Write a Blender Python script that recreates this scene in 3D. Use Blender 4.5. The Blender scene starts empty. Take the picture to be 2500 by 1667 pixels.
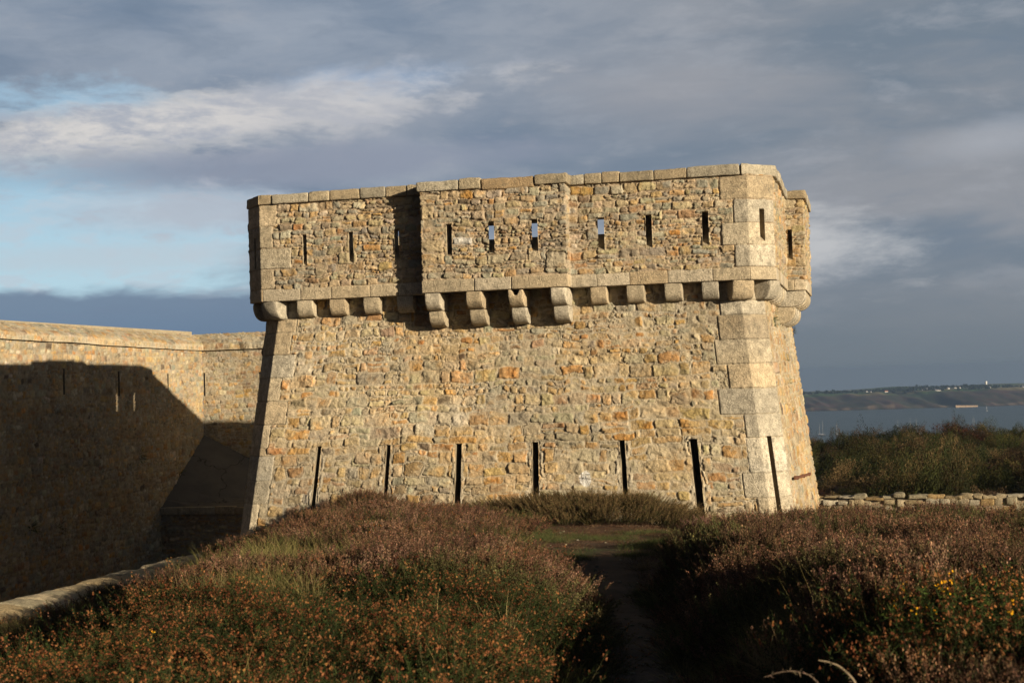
import bpy, math, random
import numpy as np
from mathutils import Matrix, Vector

C = bpy.context.scene.collection
SC = bpy.context.scene

# ------------------------------------------------------------------ helpers
def tag(o, label=None, cat=None, group=None, kind=None):
    if label: o['label'] = label
    if cat: o['category'] = cat
    if group: o['group'] = group
    if kind: o['kind'] = kind
    return o

def empty(name, loc=(0, 0, 0), rz=0.0, parent=None):
    o = bpy.data.objects.new(name, None)
    o.empty_display_size = 0.3
    C.objects.link(o)
    o.location = loc
    o.rotation_euler = (0, 0, rz)
    if parent: o.parent = parent
    return o

def mesh_data(name, verts, faces, col=None, smooth=True, facecol=False):
    """verts (n,3); faces: list of (m,k) int arrays of constant k each."""
    verts = np.asarray(verts, np.float32)
    if isinstance(faces, np.ndarray): faces = [faces]
    faces = [f for f in faces if len(f)]
    me = bpy.data.meshes.new(name)
    me.vertices.add(len(verts)); me.vertices.foreach_set('co', verts.ravel())
    loops = np.concatenate([f.ravel() for f in faces]).astype(np.int32)
    tot = np.concatenate([np.full(len(f), f.shape[1]) for f in faces]).astype(np.int32)
    start = np.concatenate([[0], np.cumsum(tot)[:-1]]).astype(np.int32)
    me.loops.add(len(loops)); me.loops.foreach_set('vertex_index', loops)
    me.polygons.add(len(tot)); me.polygons.foreach_set('loop_start', start)
    me.polygons.foreach_set('loop_total', tot)
    me.polygons.foreach_set('use_smooth', np.full(len(tot), smooth, dtype=bool))
    me.update(calc_edges=True)
    if col is not None:
        col = np.asarray(col, np.float32)
        if col.shape[1] == 3: col = np.concatenate([col, np.ones((len(col), 1), np.float32)], 1)
        a = me.color_attributes.new('col', 'FLOAT_COLOR', 'POINT')
        a.data.foreach_set('color', col.ravel())
    return me

def obj(name, me, mat=None, parent=None, link=True):
    o = bpy.data.objects.new(name, me)
    if mat: me.materials.append(mat)
    if link: C.objects.link(o)
    if parent: o.parent = parent
    return o

class MB:
    """collects pieces (verts, quads, cols) into one mesh"""
    def __init__(s): s.v = []; s.f = []; s.c = []; s.n = 0
    def add(s, v, f, c=None):
        v = np.asarray(v, float).reshape(-1, 3); f = np.asarray(f, int)
        s.v.append(v); s.f.append(f + s.n); s.n += len(v)
        if c is None: c = (1, 1, 1)
        c = np.asarray(c, float)
        if c.ndim == 1: c = np.tile(c[None, :3], (len(v), 1))
        s.c.append(c)
    def build(s, name, mat, parent=None, smooth=True, link=True):
        groups = {}
        for f in s.f: groups.setdefault(f.shape[1], []).append(f)
        me = mesh_data(name, np.concatenate(s.v), [np.concatenate(g) for g in groups.values()],
                       np.concatenate(s.c), smooth)
        return obj(name, me, mat, parent, link)

# ---- value noise
def _h(ix, iy, seed):
    ix = ix.astype(np.int64); iy = iy.astype(np.int64)
    n = (ix * 374761393 + iy * 668265263 + seed * 1442695041) & 0xffffffff
    n = ((n ^ (n >> 13)) * 1274126177) & 0xffffffff
    n = n ^ (n >> 16)
    return (n & 0xffffff) / float(0xffffff)
def vn(x, y, seed=0):
    x = np.asarray(x, float); y = np.asarray(y, float)
    xi = np.floor(x); yi = np.floor(y); fx = x - xi; fy = y - yi
    fx = fx * fx * (3 - 2 * fx); fy = fy * fy * (3 - 2 * fy)
    a = _h(xi, yi, seed); b = _h(xi + 1, yi, seed); c = _h(xi, yi + 1, seed); d = _h(xi + 1, yi + 1, seed)
    return (a * (1 - fx) + b * fx) * (1 - fy) + (c * (1 - fx) + d * fx) * fy
def fbm(x, y, seed=0, o=4, g=.5):
    r = 0; a = 1; t = 0
    for i in range(o):
        r = r + a * (vn(x, y, seed + i * 17) - .5) * 2; t += a; a *= g; x = x * 2.03 + 3.1; y = y * 2.03 + 1.7
    return r / t
def sstep(a, b, x):
    t = np.clip((np.asarray(x, float) - a) / (b - a), 0, 1); return t * t * (3 - 2 * t)

# ------------------------------------------------------------------ camera solution (eye = world origin)
FPX, PITCH, ROLL = 3547.7, math.radians(1.589), math.radians(1.764)
cam = bpy.data.objects.new('camera', bpy.data.cameras.new('camera'))
C.objects.link(cam)
cam.data.sensor_width = 36; cam.data.lens = FPX / 2500 * 36
cam.data.clip_start = .1; cam.data.clip_end = 60000
R = Vector((1, 0, 0)); Fw = Vector((0, math.cos(PITCH), math.sin(PITCH))); U = Vector((0, -math.sin(PITCH), math.cos(PITCH)))
cr, sr = math.cos(ROLL), math.sin(ROLL)
Rr = R * cr - U * sr; Ur = R * sr + U * cr
cam.matrix_world = Matrix(((Rr.x, Ur.x, -Fw.x, 0), (Rr.y, Ur.y, -Fw.y, 0), (Rr.z, Ur.z, -Fw.z, 0), (0, 0, 0, 1)))
cam.data.dof.use_dof = True; cam.data.dof.focus_distance = 40; cam.data.dof.aperture_fstop = 4.5
SC.camera = cam

# fort frame: u along the tower front (to the right), v into the picture
PSI = math.radians(13.816); X0, Y0 = -7.1644, 38.595
cp, sp = math.cos(PSI), math.sin(PSI)
def u2w(u, v): return X0 + u * cp + v * sp, Y0 - u * sp + v * cp
def w2u(x, y): return (x - X0) * cp - (y - Y0) * sp, (x - X0) * sp + (y - Y0) * cp

# ------------------------------------------------------------------ node helpers
class NT:
    def __init__(s, tree): s.t = tree; s.n = tree.nodes; s.l = tree.links
    def node(s, typ, **kw):
        n = s.n.new(typ)
        for k, v in kw.items(): setattr(n, k, v)
        return n
    def put(s, sock, v):
        if isinstance(v, bpy.types.NodeSocket): s.l.new(v, sock)
        elif v is not None:
            if isinstance(v, (tuple, list)) and sock.type == 'RGBA' and len(v) == 3: v = (*v, 1)
            sock.default_value = v
    def m(s, op, a, b=None, c=None, clamp=False):
        n = s.node('ShaderNodeMath', operation=op, use_clamp=clamp)
        s.put(n.inputs[0], a)
        if b is not None: s.put(n.inputs[1], b)
        if c is not None: s.put(n.inputs[2], c)
        return n.outputs[0]
    def mix(s, fac, a, b, typ='MIX'):
        n = s.node('ShaderNodeMix', data_type='RGBA', blend_type=typ)
        s.put(n.inputs[0], fac); s.put(n.inputs[6], a); s.put(n.inputs[7], b)
        return n.outputs[2]
    def noise(s, vec, scale, detail=4, rough=.5, dist=0.0, dim='3D'):
        n = s.node('ShaderNodeTexNoise', noise_dimensions=dim)
        s.put(n.inputs['Vector'], vec); s.put(n.inputs['Scale'], scale)
        s.put(n.inputs['Detail'], detail); s.put(n.inputs['Roughness'], rough); s.put(n.inputs['Distortion'], dist)
        return n.outputs['Fac']
    def mr(s, v, a, b, c=0.0, d=1.0, smooth=True):
        n = s.node('ShaderNodeMapRange', interpolation_type='SMOOTHSTEP' if smooth else 'LINEAR')
        s.put(n.inputs[0], v); s.put(n.inputs[1], a); s.put(n.inputs[2], b); s.put(n.inputs[3], c); s.put(n.inputs[4], d)
        return n.outputs[0]
    def xyz(s, x, y, z=0.0):
        n = s.node('ShaderNodeCombineXYZ'); s.put(n.inputs[0], x); s.put(n.inputs[1], y); s.put(n.inputs[2], z); return n.outputs[0]

def new_mat(name):
    m = bpy.data.materials.new(name); m.use_nodes = True
    m.node_tree.nodes.clear()
    t = NT(m.node_tree)
    out = t.node('ShaderNodeOutputMaterial')
    b = t.node('ShaderNodeBsdfPrincipled')
    t.l.new(b.outputs[0], out.inputs[0])
    b.inputs['Roughness'].default_value = .9
    b.inputs['Specular IOR Level'].default_value = .25
    return m, t, b

def stone_mat(name, bump=.5, speck=.25, scale=1.0, base=None, lich=.25):
    m, t, b = new_mat(name)
    tc = t.node('ShaderNodeTexCoord').outputs['Object']
    if base is None:
        col = t.node('ShaderNodeAttribute', attribute_name='col').outputs['Color']
    else: col = base
    n1 = t.noise(tc, 9 * scale, 6, .65)
    n2 = t.noise(tc, 55 * scale, 3, .6)
    n3 = t.noise(tc, 1.3 * scale, 5, .6)
    n4 = t.noise(tc, 27 * scale, 4, .7)
    f = t.m('ADD', t.mr(n1, .25, .75, .8, 1.2, False), t.m('ADD', t.mr(n2, .3, .7, -speck * .7, speck * .7, False), t.mr(n4, .3, .7, -speck, speck, False)))
    f = t.m('MULTIPLY', f, t.mr(n3, .3, .7, .86, 1.12, False))
    hsv = t.node('ShaderNodeHueSaturation')
    t.put(hsv.inputs['Color'], col); t.put(hsv.inputs['Value'], f)
    li = t.m('MULTIPLY', t.mr(t.noise(tc, 5.3, 7, .68), .52, .64), lich)
    cl_ = t.mix(li, hsv.outputs[0], (.16, .145, .105))
    cl_ = t.mix(t.m('MULTIPLY', t.mr(t.noise(tc, 13, 4, .6), .66, .72), lich * .8), cl_, (.50, .47, .38))
    t.l.new(cl_, b.inputs['Base Color'])
    h = t.m('ADD', t.m('MULTIPLY', n1, 1.0), t.m('MULTIPLY', n2, .5))
    bm = t.node('ShaderNodeBump'); bm.inputs['Strength'].default_value = bump; bm.inputs['Distance'].default_value = .06
    t.put(bm.inputs['Height'], t.m('ADD', h, t.m('MULTIPLY', n4, .8))); t.l.new(bm.outputs[0], b.inputs['Normal'])
    return m

M_RUB = stone_mat('rubble_stone', .7, .16)
M_GRA = stone_mat('granite', .75, .34, lich=.5)
def plain_mat(name, color, rough=.8, var=.15, scale=4, metal=0):
    m, t, b = new_mat(name)
    tc = t.node('ShaderNodeTexCoord').outputs['Object']
    n = t.noise(tc, scale, 5, .6)
    hsv = t.node('ShaderNodeHueSaturation'); t.put(hsv.inputs['Color'], (*color, 1)); t.put(hsv.inputs['Value'], t.mr(n, .25, .75, 1 - var, 1 + var, False))
    t.l.new(hsv.outputs[0], b.inputs['Base Color']); b.inputs['Roughness'].default_value = rough; b.inputs['Metallic'].default_value = metal
    return m
M_DARK = plain_mat('dark_stone_interior', (.10, .08, .06))
def vcol_mat(name, rough=.85, rnd=.25, trans=0.0):
    m, t, b = new_mat(name)
    col = t.node('ShaderNodeAttribute', attribute_name='col').outputs['Color']
    oi = t.node('ShaderNodeObjectInfo').outputs['Random']
    hsv = t.node('ShaderNodeHueSaturation'); t.put(hsv.inputs['Color'], col)
    t.put(hsv.inputs['Value'], t.mr(oi, 0, 1, 1 - rnd, 1 + rnd, False))
    t.put(hsv.inputs['Hue'], t.mr(oi, 0, 1, .49, .512, False))
    t.l.new(hsv.outputs[0], b.inputs['Base Color']); b.inputs['Roughness'].default_value = rough
    b.inputs['Specular IOR Level'].default_value = .15
    if trans:
        tr = t.node('ShaderNodeBsdfTranslucent'); t.l.new(hsv.outputs[0], tr.inputs[0])
        mx = t.node('ShaderNodeMixShader'); mx.inputs[0].default_value = trans
        t.l.new(b.outputs[0], mx.inputs[1]); t.l.new(tr.outputs[0], mx.inputs[2])
        out = [n for n in t.n if n.type == 'OUTPUT_MATERIAL'][0]
        t.l.new(mx.outputs[0], out.inputs[0])
    return m
M_LEAF = vcol_mat('plant', .85, .3, .18)
M_BUSH = vcol_mat('furze', .85, .5, .05)

# ------------------------------------------------------------------ masonry panels
PAL = np.array([
    (.43, .345, .21), (.40, .31, .175), (.46, .38, .25), (.37, .32, .215), (.33, .305, .225), (.29, .275, .215),
    (.45, .31, .14), (.43, .26, .09), (.41, .28, .155), (.36, .25, .15), (.30, .185, .095), (.25, .21, .15), (.52, .46, .34), (.13, .10, .07), (.41, .225, .085)])
W_LOW = np.array([17, 15, 14, 10, 6, 2, 12, 5.5, 4, 2, 2, 5, 4, 1.2, 5.5])
W_UP = np.array([14, 12, 12, 13, 15, 11, 7, 2.5, 4, 2, 1.2, 5, 3.5, .5, 1.5])
W_LEFT = np.array([13, 13, 14, 13, 10, 8, 11, 4, 4, 4, 3, 5, 6, 1.5, 2])
GRAN = np.array([(.46, .395, .285), (.50, .445, .345), (.43, .36, .25), (.46, .37, .245), (.43, .385, .30)])

def layout(w, h, px, rng, weights, rh, asp, joint, specials, pal=PAL):
    nx = int(math.ceil(w / px)) + 1; ny = int(math.ceil(h / px)) + 1
    D = np.zeros((ny, nx), np.float32); CL = np.zeros((ny, nx), np.int16); ID = np.zeros((ny, nx), np.int32)
    LX = np.zeros((ny, nx), np.float32); LY = np.zeros((ny, nx), np.float32)
    cols = [np.zeros(3)]; tilt = [np.zeros(2)]; prot = [0.0]; hw = [1.0]
    p = weights / weights.sum()
    def rect(s0, s1, t0, t1, col, cls, jn, rad, pr, tl):
        i0 = max(0, int(round(s0 / px))); i1 = min(nx, int(round(s1 / px)) + 1)
        j0 = max(0, int(round(t0 / px))); j1 = min(ny, int(round(t1 / px)) + 1)
        if i1 <= i0 or j1 <= j0: return
        xs = (np.arange(i0, i1) * px - (s0 + s1) / 2)[None, :]; ys = (np.arange(j0, j1) * px - (t0 + t1) / 2)[:, None]
        a = (s1 - s0) / 2 - jn; b = (t1 - t0) / 2 - jn
        r = min(rad, a * .8, b * .8)
        qx = np.abs(xs) - (a - r); qy = np.abs(ys) - (b - r)
        sd = np.hypot(np.maximum(qx, 0), np.maximum(qy, 0)) + np.minimum(np.maximum(qx, qy), 0) - r
        D[j0:j1, i0:i1] = -sd; CL[j0:j1, i0:i1] = cls; ID[j0:j1, i0:i1] = len(cols)
        LX[j0:j1, i0:i1] = xs; LY[j0:j1, i0:i1] = ys
        cols.append(np.asarray(col)); tilt.append(tl); prot.append(pr); hw.append(0)
    def stone(s0, s1, t0, t1):
        c = pal[rng.choice(len(pal), p=p)] * rng.uniform(.86, 1.14) * (1 + rng.normal(0, .03, 3))
        rect(s0, s1, t0, t1, c, 0, joint * rng.uniform(.5, 1.5), rng.uniform(.02, .06), rng.uniform(-.6, 1), rng.normal(0, .13, 2))
    t = 0
    while t < h:
        r = rng.uniform(*rh)
        if rng.random() < .12: r = rh[0] * .75
        s = -rng.uniform(0, .3)
        while s < w:
            L = min(max(r * rng.uniform(*asp), .1), .85)
            if r > rh[0] * 1.35 and rng.random() < .2:
                k = rng.uniform(.35, .65); stone(s, s + L, t, t + r * k)
                if L > .3 and rng.random() < .6:
                    q = rng.uniform(.35, .65); stone(s, s + L * q, t + r * k, t + r); stone(s + L * q, s + L, t + r * k, t + r)
                else: stone(s, s + L, t + r * k, t + r)
            else: stone(s, s + L, t, t + r)
            s += L
        t += r
    for k in range(int(w * h * .32)):          # bigger stones breaking the courses
        L = rng.uniform(.3, .62); r = rng.uniform(.2, .36); s = rng.uniform(0, w); t = rng.uniform(0, h)
        stone(s, s + L, t, t + r)
    for (s0, s1, t0, t1, cls, col) in specials:
        if cls == 2:      # lintel / named rubble stone
            rect(s0, s1, t0, t1, col, 0, joint, .03, .6, rng.normal(0, .04, 2))
        else:
            rect(s0, s1, t0, t1, col if col is not None else GRAN[rng.integers(len(GRAN))] * rng.uniform(.82, 1.08), 1, .007, .03, .6, np.zeros(2))
    return dict(D=D, CL=CL, ID=ID, LX=LX, LY=LY, cols=np.array(cols), tilt=np.array(tilt), prot=np.array(prot), px=px)

def uniq(a, tol):
    a = np.sort(np.asarray(a)); out = [a[0]]
    for x in a[1:]:
        if x - out[-1] > tol: out.append(x)
    return np.array(out)

def panel(pts, segres, t0, t1, tres, rng, weights=W_LOW, rh=(.13, .27), asp=(.8, 2.4), joint=.013, relief=.03, mort=(.47, .40, .285),
          mortar_depth=0.0, bevel=.035, specials=(), holes=(), warp=1.0, seed=1, amp=.011, paint=None, ochre=.42, pal=PAL):
    """pts(t)-> list of plan points per height (arrays). Returns dict with grid verts, quads, colours, classes."""
    T = np.arange(t0, t1 + 1e-6, tres)
    T = np.concatenate([T, [t1]] + [[h[2], h[3]] for h in holes])
    hz = [z for h in holes for z in h[2:4]]
    T = np.array(sorted(set(np.round(T, 5))))
    keep = [True] * len(T)
    for i, z in enumerate(T):
        if any(abs(z - q) < 1e-4 for q in hz + [t0, t1]): continue
        if any(abs(z - q) < tres * .45 for q in hz + [t0, t1]): keep[i] = False
    T = T[keep]
    P = [np.stack([np.broadcast_to(np.asarray(c, float), T.shape) for c in p], -1) for p in pts(T)]   # K arrays (nt,2)
    K = len(P) - 1
    mid = len(T) // 2
    seglen = [float(np.linalg.norm(P[k + 1][mid] - P[k][mid])) for k in range(K)]
    cum = np.concatenate([[0], np.cumsum(seglen)])
    S = []; KK = []; FR = []
    for k in range(K):
        n = max(1, int(round(seglen[k] / segres[k])))
        f = list(np.linspace(0, 1, n + 1))
        hs = []
        for h in holes:
            if h[4] == k: hs += [h[0] / seglen[k], h[1] / seglen[k]]
        tol = segres[k] / seglen[k] * .45
        f = [x for x in f if x in (0., 1.) or not any(abs(x - q) < tol for q in hs)] + hs
        f = sorted(f)
        if k < K - 1: f = f[:-1]
        for x in f: S.append(cum[k] + x * seglen[k]); KK.append(k); FR.append(x)
    S = np.array(S); KK = np.array(KK); FR = np.array(FR)
    ns, nt = len(S), len(T)
    # positions and normals
    pos = np.zeros((nt, ns, 2)); nrm = np.zeros((nt, ns, 2))
    segn = []
    for k in range(K):
        d = P[k + 1] - P[k]; d = d / np.linalg.norm(d, axis=1, keepdims=True)
        segn.append(np.stack([d[:, 1], -d[:, 0]], -1))
    for i in range(ns):
        k, f = KK[i], FR[i]
        pos[:, i] = P[k] * (1 - f) + P[k + 1] * f
        n = segn[k]
        if f == 0. and k > 0:
            n2 = segn[k - 1]; n = (n + n2) / np.maximum(.4, 1 + (n * n2).sum(1, keepdims=True))
        nrm[:, i] = n
    L = layout(cum[-1] + .02, t1 - t0 + .02, .0125, rng, weights, rh, asp, joint,
               [(cum[s[5]] + s[0] if len(s) > 5 else s[0], (cum[s[6]] if len(s) > 6 else cum[s[5]] if len(s) > 5 else 0) + s[1], s[2] - t0, s[3] - t0, s[4], None if len(s) < 8 else s[7]) for s in specials], pal)
    SS, TT = np.meshgrid(S, T - t0)
    px = L['px']; ny, nx = L['D'].shape
    def samp(a, s, t):
        return a[np.clip(np.round(t / px).astype(int), 0, ny - 1), np.clip(np.round(s / px).astype(int), 0, nx - 1)]
    cl0 = samp(L['CL'], SS, TT); id0 = samp(L['ID'], SS, TT)
    w1x = fbm(SS * .9, TT * .9, seed, 2) * .05 + fbm(SS * 2.6, TT * 2.6, seed + 2, 2) * .07 + fbm(SS * 7, TT * 7, seed + 5, 3) * .034
    w1y = fbm(SS * .8, TT * 1.1, seed + 9, 2) * .08 + fbm(SS * 2.4, TT * 2.2, seed + 12, 2) * .055 + fbm(SS * 6, TT * 7, seed + 15, 3) * .032
    sw = np.where(cl0 == 1, SS + fbm(SS * 7, TT * 7, seed + 5, 2) * .006, SS + w1x * warp); tw = np.where(cl0 == 1, TT + fbm(SS * 7, TT * 7, seed + 8, 2) * .006, TT + w1y * warp)
    cl = samp(L['CL'], sw, tw); idd = samp(L['ID'], sw, tw); d = samp(L['D'], sw, tw).astype(float)
    d = np.where((cl0 != cl), -.01, d)
    lx = samp(L['LX'], sw, tw); ly = samp(L['LY'], sw, tw)
    cls = cl0
    tl = L['tilt'][idd]; pr = L['prot'][idd]
    inside = sstep(0, bevel, d)
    rough = fbm(SS * 11, TT * 13, seed + 30, 4)
    hump = sstep(0, .14, d)
    hs = relief * (.55 + .45 * pr) * inside + (tl[..., 0] * lx + tl[..., 1] * ly) * inside * .55 + hump * .012 + rough * amp * (.5 + .5 * inside)
    # angular facets on rubble
    cell = np.floor(SS * 7 + fbm(SS * 3, TT * 3, seed + 52, 2) * 2) * 3.3 + np.floor(TT * 8 + fbm(SS * 3, TT * 3, seed + 53, 2) * 2) * 7.7 + idd * 1.3
    fac = .35 * vn(cell, cell * .37, seed + 54) * (.5 + .5 * vn(idd * 1.0, idd * 2.0, 3)) + np.abs(fbm(SS * 3.6 + idd * .37, TT * 4.4 + idd * .61, seed + 50, 3)) + .6 * np.abs(fbm(SS * 9 + idd * .7, TT * 10, seed + 55, 2))
    hs = hs - fac * .05 * inside + .012 * inside
    hm = -mortar_depth + fbm(SS * 6, TT * 6, seed + 60, 4) * .02
    crev = sstep(-.02, .25, fbm(SS * 2.3, TT * 2.6, seed + 65, 3)) * sstep(.013, -.003, np.abs(d - .003))
    hm = hm - crev * .06
    hs = np.where(d < .012, hs - crev * .04, hs)
    # in places mortar smeared over joints
    sm = sstep(.05, .35, fbm(SS * 1.1, TT * 1.2, seed + 70, 3))
    hm = hm + sm * mortar_depth * .8
    hgt = np.where(d > 0, np.maximum(hs, hm - .004), hm)
    gran = cls == 1
    hg = .016 * sstep(0, .02, d) - .018 * (d <= .002) + rough * .006
    hgt = np.where(gran, hg, hgt)
    stone = L['cols'][idd] * .9 + np.array(mort) * .09 * (cl0 == 0)[..., None] + L['cols'][idd] * .1 * (cl0 == 1)[..., None]
    mott = (1 + .34 * fbm(SS * 8 + idd * 1.7, TT * 8, seed + 80, 4))[..., None]
    # rusty / ochre bleeding inside single stones
    rust = sstep(.1, .6, fbm(SS * 3 + idd * 3.1, TT * 3 - idd * 1.3, seed + 90, 3))[..., None] * .75 * (cls == 0)[..., None]
    stone = stone * (1 - rust) + stone * np.array([1.14, .86, .55]) * rust
    mcol = np.array(mort) * (1 + .14 * fbm(SS * 4, TT * 4, seed + 100, 3))[..., None]
    k = sstep(-.006, .012, d + .014 * rough + .02 * fbm(SS * 4, TT * 4, seed + 66, 2))[..., None]
    ck = (crev * .72)[..., None]
    k = np.where((hgt < hm + .006)[..., None] & ~gran[..., None], np.minimum(k, .55), k)
    mcol = np.where(gran[..., None], mcol * .72, mcol)
    col = (mcol * (1 - k) + stone * mott * k)
    col = np.where(gran[..., None], col, col * (1 - ck) + np.array((.09, .07, .05)) * ck)
    grey = sstep(.1, .5, fbm(SS * .5, TT * .6, seed + 120, 3))[..., None] * .25
    col = col * (1 - grey) + col.mean(-1, keepdims=True) * np.array([1.03, 1, .88]) * grey
    big = fbm(SS * .35, TT * .55, seed + 130, 4)
    col = col * (1 + .22 * big)[..., None]
    och = sstep(.05, .5, fbm(SS * .6, TT * 1.0, seed + 140, 4))[..., None] * (~gran)[..., None] * ochre
    col = col * (1 - och) + col * np.array([1.12, .93, .66]) * och
    if paint is not None: col = paint(SS, TT + t0, col)
    hb = np.zeros((nt, ns), bool)
    quad_ok = np.ones((nt - 1, ns - 1), bool)
    hole_corners = []
    for h in holes:
        a = cum[h[4]] + h[0]; b = cum[h[4]] + h[1]
        i0 = int(np.argmin(abs(S - a))); i1 = int(np.argmin(abs(S - b))); j0 = int(np.argmin(abs(T - h[2]))); j1 = int(np.argmin(abs(T - h[3])))
        quad_ok[j0:j1, i0:i1] = False
        hb[j0:j1 + 1, [i0, i1]] = True; hb[[j0, j1], i0:i1 + 1] = True
        hole_corners.append((i0, i1, j0, j1))
    hgt = np.where(hb, .004, hgt)
    xyz = np.concatenate([pos + nrm * hgt[..., None], np.broadcast_to(T[:, None, None], (nt, ns, 1))], -1)
    base = np.concatenate([pos, np.broadcast_to(T[:, None, None], (nt, ns, 1))], -1)
    idx = np.arange(nt * ns).reshape(nt, ns)
    q = np.stack([idx[:-1, :-1], idx[:-1, 1:], idx[1:, 1:], idx[1:, :-1]], -1)
    qseg = np.broadcast_to(KK[:-1][None, :], (nt - 1, ns - 1))
    # a quad belongs to a quoin when its centre falls on one
    qc = np.where((cls[:-1, :-1] + cls[1:, 1:] + cls[:-1, 1:] + cls[1:, :-1]) >= 3, id0[:-1, :-1], 0)
    return dict(v=xyz.reshape(-1, 3), c=col.reshape(-1, 3), q=q, ok=quad_ok, seg=qseg, quoin=qc, base=base, nrm=nrm, holes=hole_corners, S=S, T=T, cum=cum)

def sub_mesh(name, pn, mask, mat, parent, remap=None):
    q = pn['q'][mask & pn['ok']]
    if len(q) == 0: return None
    used, inv = np.unique(q, return_inverse=True)
    v = pn['v'][used]
    if remap is not None: v = remap(v)
    return obj(name, mesh_data(name, v, inv.reshape(-1, 4), pn['c'][used]), mat, parent)

def lining(pn, i, depth, splay, mat, parent, back=False, col=(.42, .35, .24), dz=.12, name='loophole', sill=0.0):
    """jambs, sill and lintel of the i-th opening, going inwards"""
    i0, i1, j0, j1 = pn['holes'][i]
    b = pn['base']; n = pn['nrm']
    cs = [(j0, i0), (j0, i1), (j1, i1), (j1, i0)]
    ns_ = [np.append(n[j, k] / np.linalg.norm(n[j, k]), 0) for j, k in cs]
    nm = ns_[0] + ns_[1]; nm /= np.linalg.norm(nm)
    front = [b[j, k] + nm * .004 for j, k in cs]
    s = front[1] - front[0]; s[2] = 0; s /= np.linalg.norm(s)
    rows = 9
    V = []; F = []; CO = []
    rg = np.random.default_rng(int(abs(front[0][0] * 1000)) + i)
    steps = (0, .12, .45, 1.0)
    loops = []
    for st in steps:
        lp = []
        for e, (a, bb) in enumerate(((0, 1), (1, 2), (2, 3), (3, 0))):
            for r in range(rows):
                f = r / rows
                p = front[a] * (1 - f) + front[bb] * f
                cx = (front[0] + front[1] + front[2] + front[3]) / 4
                sx = np.sign(np.dot(p - cx, s)) * (abs(np.dot(p - cx, s)) > 1e-3)
                off = abs(np.dot(p - cx, s)) / max(1e-6, abs(np.dot(front[1] - front[0], s)) / 2)
                zz = (p[2] - cx[2]) / ((front[2][2] - front[1][2]) / 2)
                jit = 0 if st in (0, 1) else rg.normal(0, .006)
                p = p - nm * depth * st + s * np.sign(np.dot(p - cx, s)) * off * (splay * st + jit) + np.array([0, 0, 1]) * (sill * st * (1 - zz) / 2)
                lp.append(p)
        loops.append(lp)
    n = rows * 4
    V = np.array(loops).reshape(-1, 3)
    for l in range(len(steps) - 1):
        for k in range(n):
            k2 = (k + 1) % n
            F.append((l * n + k, l * n + k2, (l + 1) * n + k2, (l + 1) * n + k))
    faces = [np.array(F)]
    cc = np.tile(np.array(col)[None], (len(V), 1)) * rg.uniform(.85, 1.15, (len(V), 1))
    if back:  # closing face coloured near black to stand in for the unlit interior
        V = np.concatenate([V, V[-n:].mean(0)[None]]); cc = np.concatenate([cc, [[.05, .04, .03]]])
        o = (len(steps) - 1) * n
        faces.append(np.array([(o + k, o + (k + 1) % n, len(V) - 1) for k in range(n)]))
    return obj(name, mesh_data(name, V, faces, cc, smooth=False), mat, parent)

# ---- rounded rough blocks
def rough_block(c8, rnd=.025, amp=.008, res=.08, seed=0, post=None):
    """c8: 8 corners, order (x0y0z0,x1y0z0,x1y1z0,x0y1z0, then z1). rounded, slightly worn block"""
    c8 = np.asarray(c8, float)
    lx = np.linalg.norm(c8[1] - c8[0]); ly = np.linalg.norm(c8[3] - c8[0]); lz = np.linalg.norm(c8[4] - c8[0])
    def axis(l):
        r = min(rnd, l * .3); n = max(1, int((l - 2 * r) / res))
        return np.concatenate([[0, r * .35, r], np.linspace(r, l - r, n + 1)[1:-1], [l - r, l - r * .35, l]]) / l
    ax, ay, az = axis(lx), axis(ly), axis(lz)
    V = []; F = []; n0 = 0
    def face(A, B, fn):
        nonlocal n0
        a, b = np.meshgrid(A, B); p = fn(a.ravel(), b.ravel()); V.append(p)
        i = np.arange(len(A) * len(B)).reshape(len(B), len(A)) + n0
        F.append(np.stack([i[:-1, :-1], i[:-1, 1:], i[1:, 1:], i[1:, :-1]], -1).reshape(-1, 4)); n0 += len(p)
    o = lambda a: np.zeros_like(a); l = lambda a: np.ones_like(a)
    face(ax, ay[::-1], lambda a, b: np.stack([a, b, o(a)], 1)); face(ax, ay, lambda a, b: np.stack([a, b, l(a)], 1))
    face(ax, az, lambda a, b: np.stack([a, o(a), b], 1)); face(ax[::-1], az, lambda a, b: np.stack([a, l(a), b], 1))
    face(ay[::-1], az, lambda a, b: np.stack([o(a), a, b], 1)); face(ay, az, lambda a, b: np.stack([l(a), a, b], 1))
    p = np.concatenate(V); F = np.concatenate(F)
    d = np.array([lx, ly, lz]); hm = (p - .5) * d; h = d / 2
    r = np.minimum(rnd, d.min() * .3)
    q = np.clip(hm, -(h - r), h - r); dv = hm - q; ln = np.linalg.norm(dv, axis=1, keepdims=True)
    hm = np.where(ln > 1e-9, q + dv / np.maximum(ln, 1e-9) * r, hm)
    dirn = np.where(ln > 1e-9, dv / np.maximum(ln, 1e-9), hm / np.linalg.norm(hm, axis=1, keepdims=True))
    ns = fbm(hm[:, 0] * 5 + seed * 7.3 + hm[:, 2] * 3.3, hm[:, 1] * 5 + hm[:, 2] * 4.1, seed, 3)
    hm = hm + dirn * (ns * amp)[:, None]
    p = hm / d + .5
    a, b, c = p[:, :1], p[:, 1:2], p[:, 2:]
    w = (c8[0] * (1 - a) * (1 - b) + c8[1] * a * (1 - b) + c8[2] * a * b + c8[3] * (1 - a) * b) * (1 - c) + \
        (c8[4] * (1 - a) * (1 - b) + c8[5] * a * (1 - b) + c8[6] * a * b + c8[7] * (1 - a) * b) * c
    if post is not None: w = post(w, p)
    return w, F

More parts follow.
